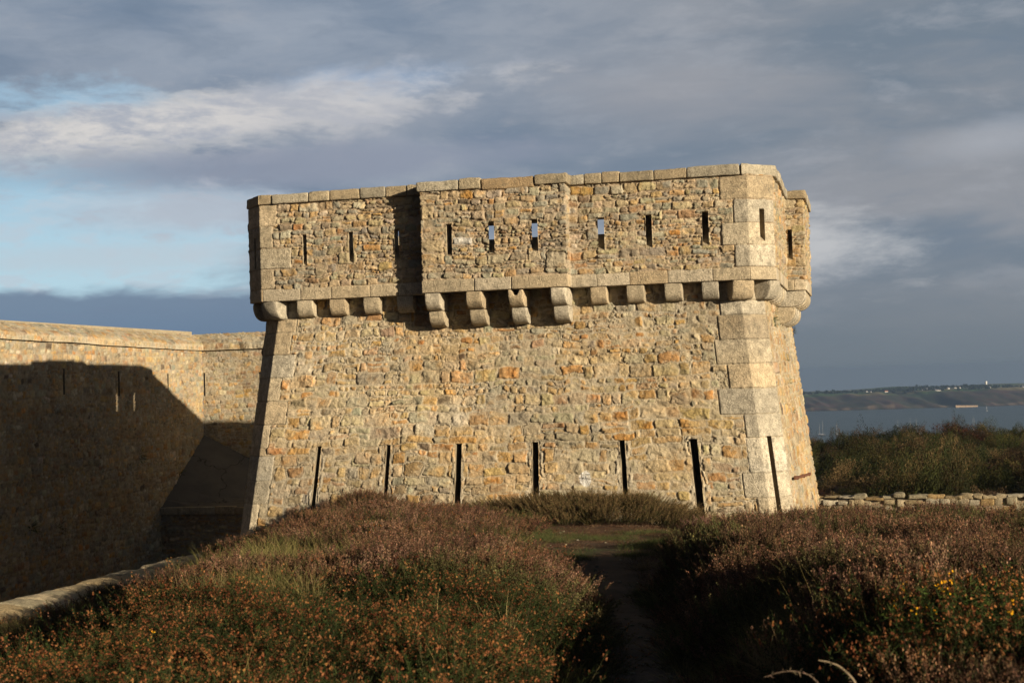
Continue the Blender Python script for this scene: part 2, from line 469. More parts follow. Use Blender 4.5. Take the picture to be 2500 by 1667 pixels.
def quadblock(p, z0, z1):
    """p: 4 plan points: outer0, outer1, inner1, inner0"""
    b = [(*q, z0) for q in p]; t = [(*q, z1) for q in p]
    return b + t

rng = np.random.default_rng(11)
# ================================================================== THE TOWER
W, DP, BD = 14.0, 14.0, .508
ZCT, ZCB, ZST, ZSB, ZLT, ZLB, ZLOW, ZLS = 5.15, 4.886, 4.04, 3.21, 2.633, 2.318, 1.84, -1.53
INS, KB, CU, CL = .333, .1117, .593, .535
SV1, SV2 = 5.75, 9.4
U1, U2 = 5.2, 8.97
def Bz(z): return INS - KB * (1.8177 - z)
tower = empty('fort_tower', (X0, Y0, 0), -PSI)
tag(tower, 'square battered granite and rubble fort tower with overhanging loopholed parapet on stone corbels', 'tower')

def low_pts(z):
    b = Bz(z); cl = CL + (z - (-.5)) * .02
    one = np.ones_like(z)
    return [(b, b + CL), (b + cl, b), (W - b - CL, b), (W - b, b + CL), (W - b, DP - b - CL)]
# --- lower wall
cum_pre = None
lowh = []
for a, b_ in ((2.12, 2.24), (4.01, 4.13), (5.86, 6.02), (7.84, 8.0), (10.05, 10.18), (11.78, 11.96)):
    off = Bz(-1.0) + CL
    lowh.append((a - off, b_ - off, -4.3, ZLS, 1))
lowh.append((.22, .36, -4.3, ZLS + .02, 2))
zq = [2.3, 1.84, 1.48, .87, .27, -.33, -.96, -1.53, -2.38, -2.98, -3.6, -4.4]
extR = [.62, .55, .65, .80, .55, .86, .30, .33, .52, .25, .48]
zl = [2.3, 1.86, 1.49, .90, .29, -.33, -.94, -1.55, -1.76, -2.41, -3.01, -4.4]
extL = [.65, .56, .46, .66, .34, .60, .20, .18, .42, .40, .18]
segL = W - 2 * Bz(-1.0) - 2 * CL
sp_low = []
for i in range(11):
    sp_low.append((segL - extR[i] + .0, .76 if True else 0, zq[i + 1], zq[i], 1, 1, 2))      # seg1 end -> whole chamfer
    sp_low.append((0, extL[i], zl[i + 1], zl[i], 1, 0, 1))
q_ = .4
while q_ < segL - .5:
    l_ = rng.uniform(.35, .9); sp_low.append((q_, q_ + l_, ZLS, ZLS + rng.uniform(.17, .24), 2, 1, 1, PAL[rng.choice([0, 1, 6, 2, 3, 0])] * rng.uniform(.9, 1.1))); q_ += l_
for (a, b_, t0_, t1_, k) in lowh[:6]:
    z_ = -4.3
    while z_ < ZLS - .05:
        h_ = min(rng.uniform(.25, .5), ZLS - z_); w1_, w2_ = rng.uniform(.05, .16), rng.uniform(.05, .14)
        sp_low.append((a - w1_, a, z_, z_ + h_, 2, 1, 1, np.array((.48, .42, .315)) * rng.uniform(.9, 1.08))); sp_low.append((b_, b_ + w2_, z_, z_ + h_, 2, 1, 1, np.array((.46, .40, .30)) * rng.uniform(.88, 1.05))); z_ += h_
for (a, b_, t0_, t1_, k) in lowh[:6]:
    sp_low.append((a - rng.uniform(.12, .3), b_ + rng.uniform(.15, .4), ZLS, ZLS + rng.uniform(.17, .26), 2, 1, 1, PAL[rng.choice([0, 1, 6, 7, 2])]))
def mark_paint(S, T, col):
    # white daub left on the rubble by the fifth slit, with darker strokes
    off = .757; cx = off + 9.145 - (Bz(-1.0) + CL); cy = -2.467
    x = (S - cx) / .15; y = (T - cy) / .19
    m = ((x ** 2 + y ** 2) < 1 + .35 * fbm(S * 20, T * 20, 5, 3)) * 1.0
    n = fbm(S * 34, T * 34, 6, 3)
    m = m * (.55 + .45 * (n > -.15))
    dk = (np.abs(y - .05 + .1 * x) < .07) | ((np.abs(y - .55) < .09) & (x > -.1)) | ((np.abs(x + .55) < .08) & (y > .1)) | ((np.abs(x - .05) < .06) & (y > .1) & (y < .45))
    w = np.array([.66, .65, .62])
    out = col * (1 - m[..., None]) + w * m[..., None]
    mm = (m * dk)[..., None]
    return out * (1 - mm) + np.array([.10, .09, .085]) * mm
pl = panel(low_pts, [.04, .02, .022, .08], -4.4, ZLB + .02, .02, rng, W_LOW, (.13, .34), (.8, 2.3), .017, .032, (.47, .40, .285),
           .004, .022, sp_low, lowh, 1.0, 3, .011, mark_paint)
sub_mesh('wall', pl, pl['quoin'] == 0, M_RUB, tower)
for qid in np.unique(pl['quoin']):
    if qid: sub_mesh('quoin', pl, pl['quoin'] == qid, M_GRA, tower)
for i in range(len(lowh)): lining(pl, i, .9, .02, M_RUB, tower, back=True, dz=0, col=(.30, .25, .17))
# hidden sides (rear and left), down into the ditch
def low_back(z):
    b = Bz(z)
    return [(W - b, DP - b - CL), (W - b - CL, DP - b), (b + CL, DP - b), (b, DP - b - CL), (b, b + CL)]
pb = panel(low_back, [.15, .3, .15, .12], -4.5, ZLB + .02, .1, rng, seed=8)
pb2 = sub_mesh('rear_wall', pb, pb['quoin'] == 0, M_RUB, tower)
mb = MB()     # footing below ground all round
oct_ = lambda b: [(b, b + CL), (b + CL, b), (W - b - CL, b), (W - b, b + CL), (W - b, DP - b - CL), (W - b - CL, DP - b), (b + CL, DP - b), (b, DP - b - CL)]
o1 = oct_(Bz(-4.5) + .01); o2 = oct_(Bz(-9.0))
for i in range(8):
    j = (i + 1) % 8
    mb.add([(*o2[i], -9), (*o2[j], -9), (*o1[j], -4.5), (*o1[i], -4.5)], [[0, 1, 2, 3]], (.36, .31, .22))
mb.build('footing', M_RUB, tower, smooth=False)

# --- parapet
def upl(z): return [(0, CU), (CU, 0), (U1, 0), (U1, -BD), (U2, -BD), (U2, 0), (W - CU, 0), (W, CU), (W, SV1), (W + BD, SV1), (W + BD, SV2), (W, SV2), (W, DP - CU)]
uph = [(.40, .51, ZSB, ZST, 0)]
fs = [(1.78, 1.90), (3.06, 3.20), (4.32, 4.45)]
uph += [(a - CU, b_ - CU, ZSB, ZST, 1) for a, b_ in fs]
bs = [(5.87, 6.02), (6.99, 7.13), (8.10, 8.25)]
uph += [(a - U1, b_ - U1, ZSB + .02, ZST, 3) for a, b_ in bs]
rs = [(9.68, 9.84), (10.88, 11.04), (12.28, 12.44)]
uph += [(a - U2, b_ - U2, ZSB, ZST, 5) for a, b_ in rs]
uph += [(.36, .52, ZSB + .05, ZST + .02, 6), (.05, .17, ZSB - .03, ZST, 8)]
sp_up = []
zu = [4.87, 4.3, 3.72, 3.17, 2.633]; eR = [.68, .36, .66, .36]; eL = [.48, .36, .86, .37]
for i in range(4):
    sp_up.append((W - CU - U2 - eR[i], CU * 1.414 - .003, zu[i + 1], zu[i], 1, 5, 6))
    sp_up.append((0, eL[i], zu[i + 1], zu[i], 1, 0, 1))
# larger worked stones on the box corners
for (z0_, z1_, L_) in ((4.15, 4.5, .36), (3.3, 3.62, .6), (2.98, 3.28, .62)):
    sp_up.append((0, L_, z0_, z1_, 2, 3, 3, np.array((.45, .36, .22))))
sp_up.append((3.77 - .55, 3.77, 2.75, 3.2, 2, 3, 3, np.array((.45, .38, .26))))
sp_up.append((6.05 - U1, 6.6 - U1, 3.48, 3.68, 2, 3, 3, np.array((.62, .60, .55))))
for h in uph[1:10]:
    sp_up.append((h[0] - rng.uniform(.1, .3), h[1] + rng.uniform(.1, .35), ZST, ZST + rng.uniform(.1, .16), 2, h[4], h[4], PAL[rng.choice([4, 5, 4, 3])]))
pu = panel(upl, [.035, .021, .05, .021, .05, .021, .024, .08, .03, .08, .05, .1], ZLT - .02, ZCB + .02, .02, rng, W_UP, (.10, .27), (1.1, 2.8), .012, .034,
           (.44, .345, .235), .024, .018, sp_up, uph, .9, 21, .010, ochre=.05)
seg = pu['seg']; isq = pu['quoin'] > 0
fbox = (seg >= 2) & (seg <= 4); rbox = (seg >= 8) & (seg <= 10)
for a_, b_ in ((0, 1), (5, 7), (11, 11)): sub_mesh('parapet', pu, ~isq & (seg >= a_) & (seg <= b_), M_RUB, tower)
box = sub_mesh('machicolation_box', pu, fbox, M_RUB, tower); box['label'] = 'box projecting from the middle of the front parapet'
boxr = sub_mesh('machicolation_box', pu, rbox, M_RUB, tower); boxr['label'] = 'box projecting from the side parapet, seen edge on'
for qid in np.unique(pu['quoin']):
    if qid: sub_mesh('quoin', pu, pu['quoin'] == qid, M_GRA, tower)
for i, h in enumerate(uph):
    d = .5 + (BD if h[4] in (3,) else 0)
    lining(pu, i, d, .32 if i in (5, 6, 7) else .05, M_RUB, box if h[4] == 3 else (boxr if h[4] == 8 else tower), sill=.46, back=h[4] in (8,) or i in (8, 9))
# hidden parapet faces
def upb(z): return [(W, DP - CU), (W - CU, DP), (CU, DP), (0, DP - CU), (0, 9.0), (-BD, 9.0), (-BD, 5.25), (0, 5.25), (0, CU)]
ubh = []
for c in (1.6, 2.86, 4.12): ubh.append((c + 4.0, c + 4.13, ZSB, ZST, 1))
lsl = [(12.75, 3), (11.25, 3), (9.76, 3), (8.17, 5), (7.06, 5), (5.94, 5), (4.38, 7), (3.13, 7), (1.83, 7)]
st = {3: DP - CU, 5: 9.0, 7: 5.25}
for v, k in lsl: ubh.append((st[k] - v - .035, st[k] - v + .035, ZSB, ZST, k))
pub = panel(upb, [.15, .15, .15, .12, .2, .12, .2, .12], ZLT - .3, ZCB + .02, .07, rng, W_UP, (.09, .21), (1, 3), seed=31, holes=ubh)
sub_mesh('rear_parapet', pub, pub['quoin'] == 0, M_RUB, tower)
for i, h in enumerate(ubh):
    d = .5 + (BD if h[4] == 5 else 0)
    lining(pub, i, d, .28, M_RUB, tower, dz=0, back=h[4] in (1, 7) or i == 5)  # added unseen backs stop unwanted sun spots through these slits
# inner faces of the parapet, with the mouths of the loopholes
TH = .5; ci = .42
def inn(z):    # clockwise so that normals face the platform
    a, b_ = TH, W - TH
    return [(a, ci + a), (a, DP - a - ci), (a + ci, DP - a), (b_ - ci, DP - a), (b_, DP - a - ci), (b_, ci + a), (b_ - ci, a), (a + ci, a), (a, ci + a)]
ih = []
for v, k in lsl:
    ih.append((v - .36 - (ci + TH), v + .36 - (ci + TH), ZSB, ZST, 0))
for a, b_ in fs + bs + rs:
    sp__ = .32 if (a, b_) in (bs[1], bs[2], rs[0]) else .05
    w0, w1 = (b_ + sp__), (a - sp__)
    ih.append(((W - TH - ci) - w0, (W - TH - ci) - w1, ZSB + .46, ZST, 6))
pin = panel(inn, [.12, .2, .12, .2, .2, .2, .12, .2], ZLB + .1, ZCB + .02, .06, rng, W_UP, (.09, .21), (1, 3), seed=41, holes=ih)
sub_mesh('parapet_inner_face', pin, pin['quoin'] == 0, M_RUB, tower)
mb = MB(); oc = oct_(.35)
V = [(*p, ZLB + .28) for p in oc] + [(W / 2, DP / 2, ZLB + .28)]
mb.add(V, [(i, (i + 1) % 8, 8) for i in range(8)], (.3, .27, .21))
mb.build('platform', M_GRA, tower, smooth=False)

# --- coping
OV = .076
def gcol(r=None): return GRAN[rng.integers(len(GRAN))] * rng.uniform(.72, .94) * np.array([.98, .98, .96])
def line_blocks(mb, a, b, cuts, depth, z0, z1, ends=(None, None), gap=.012, rnd=.035, amp=.016, colf=gcol, jit=.02):
    """blocks along a->b (outer edge), cut at distances; ends: inner mitre points"""
    a = np.array(a, float); b = np.array(b, float); L = np.linalg.norm(b - a); d = (b - a) / L; n = np.array([d[1], -d[0]])
    cs = [0] + list(cuts) + [L]
    for i in range(len(cs) - 1):
        s0 = cs[i] + (gap / 2 if i else 0); s1 = cs[i + 1] - (gap / 2 if i < len(cs) - 2 else 0)
        o0 = a + d * s0; o1 = a + d * s1
        i0 = o0 - n * depth; i1 = o1 - n * depth
        if i == 0 and ends[0] is not None: i0 = np.array(ends[0])
        if i == len(cs) - 2 and ends[1] is not None: i1 = np.array(ends[1])
        dz = rng.normal(0, jit * .6); off = n * rng.normal(0, jit * .6)
        v, f = rough_block(quadblock([o0 + off, o1 + off, i1, i0], z0, z1 + dz), rnd, amp, .09, int(rng.integers(999)))
        c = colf()
        cc = c[None] * (1 + .2 * fbm(v[:, 0] * 4 + v[:, 1] * 3, v[:, 2] * 4 + v[:, 1] * 2, int(rng.integers(99)), 3))[:, None]
        mb.add(v, f, cc)
cL, cR = .68, .83
CO = [(-OV, cL), (cL - OV, -OV), (W + OV - cR, -OV), (W + OV, cR - OV), (W + OV, DP - .7), (W - .7, DP + OV), (.7, DP + OV), (-OV, DP - .7)]
CI = [(.55, .85), (.85, .55), (W - .85, .55), (W - .55, .85), (W - .55, DP - .85), (W - .85, DP - .55), (.85, DP - .55), (.55, DP - .85)]
def rcuts(L, a=.6, b=1.3):
    c = []; s = 0
    while True:
        s += rng.uniform(a, b)
        if s > L - a * .7: return c
        c.append(s)
mb = MB()
x0 = cL - OV
line_blocks(mb, CO[0], CO[1], [], .6, ZCB, ZCT, (CI[0], CI[1]))
line_blocks(mb, CO[1], (U1 - OV + .02, -OV), [s - x0 for s in (.97, 2.01, 2.59, 3.43, 4.13, 4.7)], .62, ZCB, ZCT, (CI[1], None))
line_blocks(mb, (U2 + OV - .02, -OV), CO[2], [s - U2 - OV for s in (9.4, 9.84, 10.29, 11.15, 11.97)], .62, ZCB, ZCT, (None, CI[2]))
line_blocks(mb, (CO[2][0] + .03, CO[2][1]), CO[3], [], .6, ZCB, ZCT, (CI[2], CI[3]))
line_blocks(mb, CO[3], (W + OV, SV1 - OV), rcuts(5, .7, 1.4), .62, ZCB, ZCT, (CI[3], None))
line_blocks(mb, (W + OV, SV2 + OV), CO[4], rcuts(3.9), .62, ZCB, ZCT, (None, CI[4]))
for i in range(4, 8):
    j = (i + 1) % 8
    L = math.dist(CO[i], CO[j])
    line_blocks(mb, CO[i], CO[j], rcuts(L, .8, 1.6) if L > 2 else [], .62, ZCB - (.2 if i == 5 else 0), ZCT - (.2 if i == 5 else 0), (CI[i], CI[j]))
mb.build('coping', M_GRA, tower)
mb = MB()
line_blocks(mb, (-OV - BD, 9.05), (-OV - BD, 5.2), rcuts(3.8), .62 + BD, ZCB, ZCT)
mb.build('coping', M_GRA, tower)
mb = MB()
for k, (a, b_) in enumerate(((U1 - OV, 6.24), (6.24, 6.82), (6.82, 8.2), (8.2, U2 + OV))):
    if k == 2:     # worn stretch patched with brown mortar
        v, f = rough_block(quadblock([(a + .01, -OV - BD + .03), (b_ - .01, -OV - BD + .03), (b_ - .01, .55), (a + .01, .55)], ZCB - .05, ZCT - .035), .05, .022, .06, 7)
        mb.add(v, f, np.array((.36, .26, .15)) * (1 + .25 * fbm(v[:, 0] * 6, v[:, 2] * 6 + v[:, 1], 3, 3))[:, None])
    else: line_blocks(mb, (a + (.012 if k else 0), -OV - BD), (b_ - .008, -OV - BD), [], .62 + BD, ZCB, ZCT, gap=.02)
mb.build('coping', M_GRA, box)
mb = MB()
line_blocks(mb, (W + OV + BD, SV1 - OV), (W + OV + BD, SV2 + OV), rcuts(3.6, .8, 1.3), .62 + BD, ZCB, ZCT)
mb.build('coping', M_GRA, boxr)

# --- string course under the parapet
SO = .012
LO = [(-SO, CU), (CU - SO, -SO), (W - CU + SO, -SO), (W + SO, CU - SO), (W + SO, DP - CU), (W - CU, DP + SO), (CU, DP + SO), (-SO, DP - CU)]
LI = [(.45, .75), (.75, .45), (W - .75, .45), (W - .45, .75), (W - .45, DP - .75), (W - .75, DP - .45), (.75, DP - .45), (.45, DP - .75)]
def lcol(): return GRAN[rng.integers(len(GRAN))] * rng.uniform(.88, 1.1) * np.array([1.0, .97, .93])
kw = dict(gap=.008, rnd=.02, amp=.005, colf=lcol, jit=.005)
mb = MB()
line_blocks(mb, LO[0], LO[1], [], .45, ZLB, ZLT, (LI[0], LI[1]), **kw)
line_blocks(mb, LO[1], (U1 + .05, -SO), [s - CU for s in (.63, 1.7, 2.56, 3.63, 4.4)], .45, ZLB, ZLT, (LI[1], None), **kw)
mb.build('string_course', M_GRA, tower); mb = MB()
line_blocks(mb, (U2 - .05, -SO), LO[2], [s - U2 for s in (9.66, 10.49, 11.44, 12.55)], .45, ZLB, ZLT, (None, LI[2]), **kw)
line_blocks(mb, LO[2], LO[3], [], .45, ZLB, ZLT, (LI[2], LI[3]), **kw)
line_blocks(mb, LO[3], (W + SO, SV1 + .05), rcuts(5), .45, ZLB, ZLT, (LI[3], None), **kw)
mb.build('string_course', M_GRA, tower); mb = MB()
line_blocks(mb, (W + SO, SV2 - .05), LO[4], rcuts(4), .45, ZLB, ZLT, (None, LI[4]), **kw)
for i in range(4, 8):
    j = (i + 1) % 8; L = math.dist(LO[i], LO[j])
    line_blocks(mb, LO[i], LO[j], rcuts(L, .8, 1.6) if L > 2 else [], .45, ZLB, ZLT, (LI[i], LI[j]), **kw)
mb.build('string_course', M_GRA, tower)
mb = MB()
line_blocks(mb, (U1 - SO, -BD - SO), (U2 + SO, -BD - SO), [6.58 - U1, 7.54 - U1], .34, ZLB, ZLT, **{**kw, 'gap': .02})
line_blocks(mb, (U1 - SO, .0), (U1 - SO, -BD + .335), [], .3, ZLB + .002, ZLT - .002, **kw)
line_blocks(mb, (U2 + SO, -BD + .335), (U2 + SO, 0), [], .3, ZLB + .002, ZLT - .002, **kw)
mb.build('string_course', M_GRA, box)
mb = MB()
line_blocks(mb, (W + BD + SO, SV1 - SO), (W + BD + SO, SV2 + SO), [1.2, 2.5], .34, ZLB, ZLT, **kw)
line_blocks(mb, (W, SV1 - SO), (W + BD - .33, SV1 - SO), [], .3, ZLB + .002, ZLT - .002, **kw)
mb.build('string_course', M_GRA, boxr)

# --- corbels
def corbel(c, n, w, d0, d1, z0, z1, parent, rnd=.035, notch=False, flat=.35, amp=.012, roundplan=0.0):
    """c: point on the wall plane, n: outward direction; depth d1 at top, d0 at bottom with a quarter-round nose"""
    c = np.array(c, float); n = np.array(n, float); n /= np.linalg.norm(n); s = np.array([-n[1], n[0]])
    inner = -.25
    pts = [c - s * w / 2 + n, c + s * w / 2 + n, c + s * w / 2, c - s * w / 2]
    def post(wv, p):
        zz = (wv[:, 2] - z0) / (z1 - z0)
        t = np.clip(zz / (1 - flat), 0, 1)
        prof = d0 + (d1 - d0) * np.sqrt(np.clip(1 - (1 - t) ** 2, 0, 1)) ** .9
        rel = wv[:, :2] - c
        dep = rel @ n; lat = rel @ s
        if roundplan: prof = prof * (1 - roundplan * (2 * lat / w) ** 2)
        newd = inner + dep * (prof - inner)
        zn = wv[:, 2].copy()
        if notch: zn -= .15 * np.exp(-(lat / .085) ** 4) * sstep(.55, .95, zz) * sstep(.3, .8, dep)
        xy = c + np.outer(newd, n) + np.outer(lat, s)
        return np.concatenate([xy, zn[:, None]], 1)
    sd = int(rng.integers(999))
    c8 = quadblock(pts, z0, z1)
    v, f = rough_block(c8, rnd, amp, .05, sd, post)
    k = GRAN[rng.integers(len(GRAN))] * rng.uniform(.85, 1.05)
    col = k[None] * (1 + .22 * fbm(v[:, 0] * 6 + v[:, 1] * 5, v[:, 2] * 7, sd, 3))[:, None]
    f = f[:, ::-1]
    return obj('corbel', mesh_data('corbel', v, f, col), M_GRA, parent)
ZC0 = 1.87; bt = Bz(2.1)
for a, b_ in ((1.55, 2.0), (2.47, 2.91), (3.41, 3.84), (4.33, 4.77), (9.43, 9.84), (10.34, 10.78), (11.29, 11.72), (12.21, 12.62)):
    corbel(((a + b_) / 2, bt), (0, -1), b_ - a, .06, bt - .035, ZC0, ZLB - .004, tower)
for a, b_ in ((5.24, 5.64), (6.32, 6.74), (7.42, 7.81), (8.51, 8.9)):
    corbel(((a + b_) / 2, bt), (0, -1), b_ - a, bt + .10, bt + BD - .03, ZC0, ZLB - .004, box, notch=abs(a - 7.42) < .01, flat=.3)
    corbel(((a + b_) / 2 + .01, Bz(1.6)), (0, -1), b_ - a, .05, bt + .12, 1.455, ZC0 - .004, box, flat=.25)
s22, c22 = math.sin(math.radians(22.5)), math.cos(math.radians(22.5))
for c, n in (((bt + CL, bt), (-s22, -c22)), ((bt, bt + CL), (-c22, -s22)), ((W - bt - CL, bt), (s22, -c22)), ((W - bt, bt + CL), (c22, -s22))):
    corbel(c, n, .56, .12, bt + .03, ZC0 - .03, ZLB - .004, tower, rnd=.06, roundplan=.08, flat=.15)
for v in (1.85, 2.75, 3.65, 4.55, 5.35, 10.2, 11.1, 12.0):
    corbel((W - bt, v), (1, 0), .43, .06, bt - .035, ZC0, ZLB - .004, tower)
for v in (SV1 + .25, SV1 + 1.3, SV1 + 2.35, SV2 - .25):
    corbel((W - bt, v), (1, 0), .43, bt + .08, bt + BD - .03, ZC0, ZLB - .004, boxr, flat=.3)
    corbel((W - Bz(1.6), v), (1, 0), .43, .05, bt + .12, 1.40, ZC0 - .004, boxr, flat=.25)

# rusty bar on the side face
mb = MB()
zb = [(-.0, -2.50), (1, -3.07)]
def bar_pt(f): v = 1.2 + f * 8.9; return np.array([W - Bz(-2.7) + .07, v, -2.62 - .50 * f])
M_RUST = plain_mat('rusty_iron', (.13, .055, .03), .8, .35, 12)
v, f = rough_block([bar_pt(0) + (-.03, 0, -.035), bar_pt(0) + (.03, 0, -.035), bar_pt(1) + (.03, 0, -.035), bar_pt(1) + (-.03, 0, -.035),
                    bar_pt(0) + (-.03, 0, .035), bar_pt(0) + (.03, 0, .035), bar_pt(1) + (.03, 0, .035), bar_pt(1) + (-.03, 0, .035)], .01, .008, .2, 4)
bar = mb; mb.add(v, f)
for fr in (.1, .5, .9):
    p = bar_pt(fr); v, f = rough_block(quadblock([p[:2] + (-.12, -.04), p[:2] + (.05, -.04), p[:2] + (.05, .04), p[:2] + (-.12, .04)], p[2] - .05, p[2] + .05), .01, .004, .05, 5)
    mb.add(v, f)
o = mb.build('iron_bar', M_RUST, tower); o['label'] = 'rusty iron bar fixed along the side face'

# ================================================================== CURTAIN WALLS BEHIND
UL, V2 = -14.7, 27.9
rampart = empty('rampart_wall', (X0, Y0, 0), -PSI)
tag(rampart, 'long rubble rampart wall on the left, its sunlit sloping top above the big shadow', 'wall')
lh = [(v - .07 - 2, v + .07 - 2, z0, z1, 0) for v, z0, z1 in ((15.63, .04, 1.06), (19.94, -.09, .96), (24.37, .12, .85))]
pr_ = panel(lambda z: [(UL, 2.0), (UL, V2)], [.045], -8.6, 2.2, .045, rng, W_LEFT, (.13, .3), (.7, 1.9), .013, .034, (.36, .30, .21), .012, .025, (), lh, 1.1, 51, .012)
sub_mesh('wall', pr_, pr_['quoin'] == 0, M_RUB, rampart)
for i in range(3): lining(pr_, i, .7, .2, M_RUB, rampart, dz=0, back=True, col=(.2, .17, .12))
# sloping cap: short vertical lip then a slope back to the ridge
def cap_mesh(name, p0, p1, parent, mitre0, mitre1, lip0, lip1, ridge0, ridge1, seed):
    """p0->p1 line of wall face; normal to the right of travel. slabs laid on the slope"""
    n = np.array([p1[1] - p0[1], -(p1[0] - p0[0])]); n = n / np.linalg.norm(n)
    def pts(t): return [(t * 0 + 0.0, t * 0), (t * 0 + math.dist(p0, p1), t * 0)]
    pc = panel(pts, [.05], 0, 1.5, .05, rng, W_LEFT, (.26, .5) if True else 0, (.5, 1.1), .012, .02, (.46, .40, .29), .002, .03, (), (), 1.0, seed, .012)
    v = pc['v'].copy(); L = math.dist(p0, p1)
    s = v[:, 0] / L; t = v[:, 2]; h = -v[:, 1]        # displacement was along -y
    lip = .25
    ts = np.clip((t - lip) / (1.5 - lip), 0, 1)
    back = np.where(t < lip, -.15, -.15 + ts * 1.02)       # distance inwards
    zl = (lip0 + (lip1 - lip0) * s); zr = (ridge0 + (ridge1 - ridge0) * s)
    z = np.where(t < lip, zl - .16 + t, zl - .16 + lip + (zr - zl + .16 - lip) * (ts ** .85))
    slope = np.where(t < lip, 0, 1)
    hh = h
    x = p0[0] + (p1[0] - p0[0]) * s - n[0] * (back - hh * (1 - slope * .4)); y = p0[1] + (p1[1] - p0[1]) * s - n[1] * (back - hh * (1 - slope * .4))
    z = z + hh * slope * .8 + fbm(s * L * .35, s * 0, seed + 3, 2) * .03
    d = np.array([p1[0] - p0[0], p1[1] - p0[1]]) / L
    ext = mitre0 * back * (1 - s) + mitre1 * back * s
    x = x + d[0] * ext; y = y + d[1] * ext
    pc['v'] = np.stack([x, y, z], 1)
    return sub_mesh(name, pc, pc['quoin'] == 0, M_RUB, parent)
cap_mesh('coping', (UL, 2.0), (UL, V2), rampart, 0, 1, 2.42, 2.09, 2.95, 2.74, 61)
mb = MB()
mb.add([(UL - 1.0, 2, -8.6), (UL - 1.0, V2 + 1, -8.6), (UL - 1.0, V2 + 1, 2.9), (UL - 1.0, 2, 2.95),
        (UL - .02, 2, -8.6), (UL - .02, 2, 2.1), (UL - .9, 2, 2.9)], [(0, 1, 2, 3)], (.38, .32, .22))
mb.add([(UL - 1.0, 2, -8.6), (UL - .02, 2, -8.6), (UL - .02, 2, 2.1), (UL - 1.0, 2, 2.9)], [(0, 1, 2, 3)], (.38, .32, .22))
mb.build('rear_face', M_RUB, rampart, smooth=False)
curtain = empty('curtain_wall', (X0, Y0, 0), -PSI)
tag(curtain, 'short rubble wall with two see-through slits joining the rampart to the back of the tower', 'wall')
ch = [(a - UL, b_ - UL, z0, z1, 0) for a, b_, z0, z1 in ((UL + .03, UL + .13, -.23, .88), (-11.82, -11.70, .09, .83))]
pc_ = panel(lambda z: [(UL, V2), (7.0, V2)], [.04], -8.6, 2.1, .042, rng, W_LEFT, (.11, .25), (.8, 2.2), .013, .026, (.43, .37, .27), .008, .03, (), ch, 1.0, 71, .012)
sub_mesh('wall', pc_, pc_['quoin'] == 0, M_RUB, curtain)
for i in range(2): lining(pc_, i, .5, .1, M_RUB, curtain, dz=0)
cap_mesh('coping', (UL, V2), (7.0, V2), curtain, -1, 0, 2.09, 2.16, 2.74, 2.87, 81)
mb = MB()
rh = [(ch[0][0] - .1, ch[0][1] + .1, -.23, .88, 0), (ch[1][0] - .1, ch[1][1] + .1, .09, .83, 0)]
pcr = panel(lambda z: [(7.0, V2 + .5), (UL, V2 + .5)], [.3], -8.6, 2.5, .3, rng, seed=91,
            holes=[(7.0 - UL - h[1], 7.0 - UL - h[0], h[2], h[3], 0) for h in rh])
sub_mesh('rear_face', pcr, pcr['quoin'] == 0, M_RUB, curtain)
mb.add([(7, V2, -8.6), (7, V2 + .5, -8.6), (7, V2 + .5, 2.5), (7, V2, 2.0)], [(0, 1, 2, 3)], (.38, .32, .22))
mb.build('end_face', M_RUB, curtain, smooth=False)

# smooth rendered ramp filling the corner
ramp = empty('concrete_ramp', (X0, Y0, 0), -PSI)
tag(ramp, 'smooth grey cracked concrete ramp filling the shaded corner left of the tower', 'ramp')
A = np.array((UL, 28.0, -2.0)); B = np.array((UL, 23.4, -5.15)); Cc = np.array((-12.4, 27.9, -3.2))
nrm_ = np.cross(B - A, Cc - A)
def on_plane(u, v): return (u, v, A[2] - (nrm_[0] * (u - A[0]) + nrm_[1] * (v - A[1])) / nrm_[2])
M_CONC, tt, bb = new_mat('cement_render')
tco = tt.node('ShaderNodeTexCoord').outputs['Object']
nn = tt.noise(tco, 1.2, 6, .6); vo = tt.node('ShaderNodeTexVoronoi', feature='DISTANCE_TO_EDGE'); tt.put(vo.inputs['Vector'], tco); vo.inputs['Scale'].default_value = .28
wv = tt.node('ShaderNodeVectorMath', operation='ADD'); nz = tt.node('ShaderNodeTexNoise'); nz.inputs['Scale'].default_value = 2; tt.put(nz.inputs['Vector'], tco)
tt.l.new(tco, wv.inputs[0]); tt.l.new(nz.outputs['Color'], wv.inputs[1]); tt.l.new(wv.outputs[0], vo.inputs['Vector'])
cc_ = tt.mix(tt.mr(nn, .3, .7), (.10, .095, .085), (.135, .125, .11))  # greys darkened so the colour carries the corner's occlusion shade
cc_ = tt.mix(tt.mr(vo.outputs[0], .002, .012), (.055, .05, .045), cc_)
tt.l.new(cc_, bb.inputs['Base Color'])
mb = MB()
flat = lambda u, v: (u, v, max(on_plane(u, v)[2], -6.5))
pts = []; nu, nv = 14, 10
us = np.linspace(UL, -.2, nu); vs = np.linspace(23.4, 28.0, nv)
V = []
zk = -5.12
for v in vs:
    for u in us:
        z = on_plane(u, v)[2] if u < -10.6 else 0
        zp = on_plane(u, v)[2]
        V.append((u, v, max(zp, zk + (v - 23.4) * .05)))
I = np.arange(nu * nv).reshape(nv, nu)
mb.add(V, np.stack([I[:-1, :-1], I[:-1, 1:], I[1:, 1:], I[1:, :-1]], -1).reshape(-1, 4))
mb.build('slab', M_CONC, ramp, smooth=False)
mb = MB()
line_blocks(mb, (UL, 23.3), (-.3, 23.3), rcuts(14.4, .8, 1.6), .35, -5.42, -5.1, gap=.01, rnd=.02, amp=.006, colf=gcol)
mb.build('kerb', M_GRA, ramp)
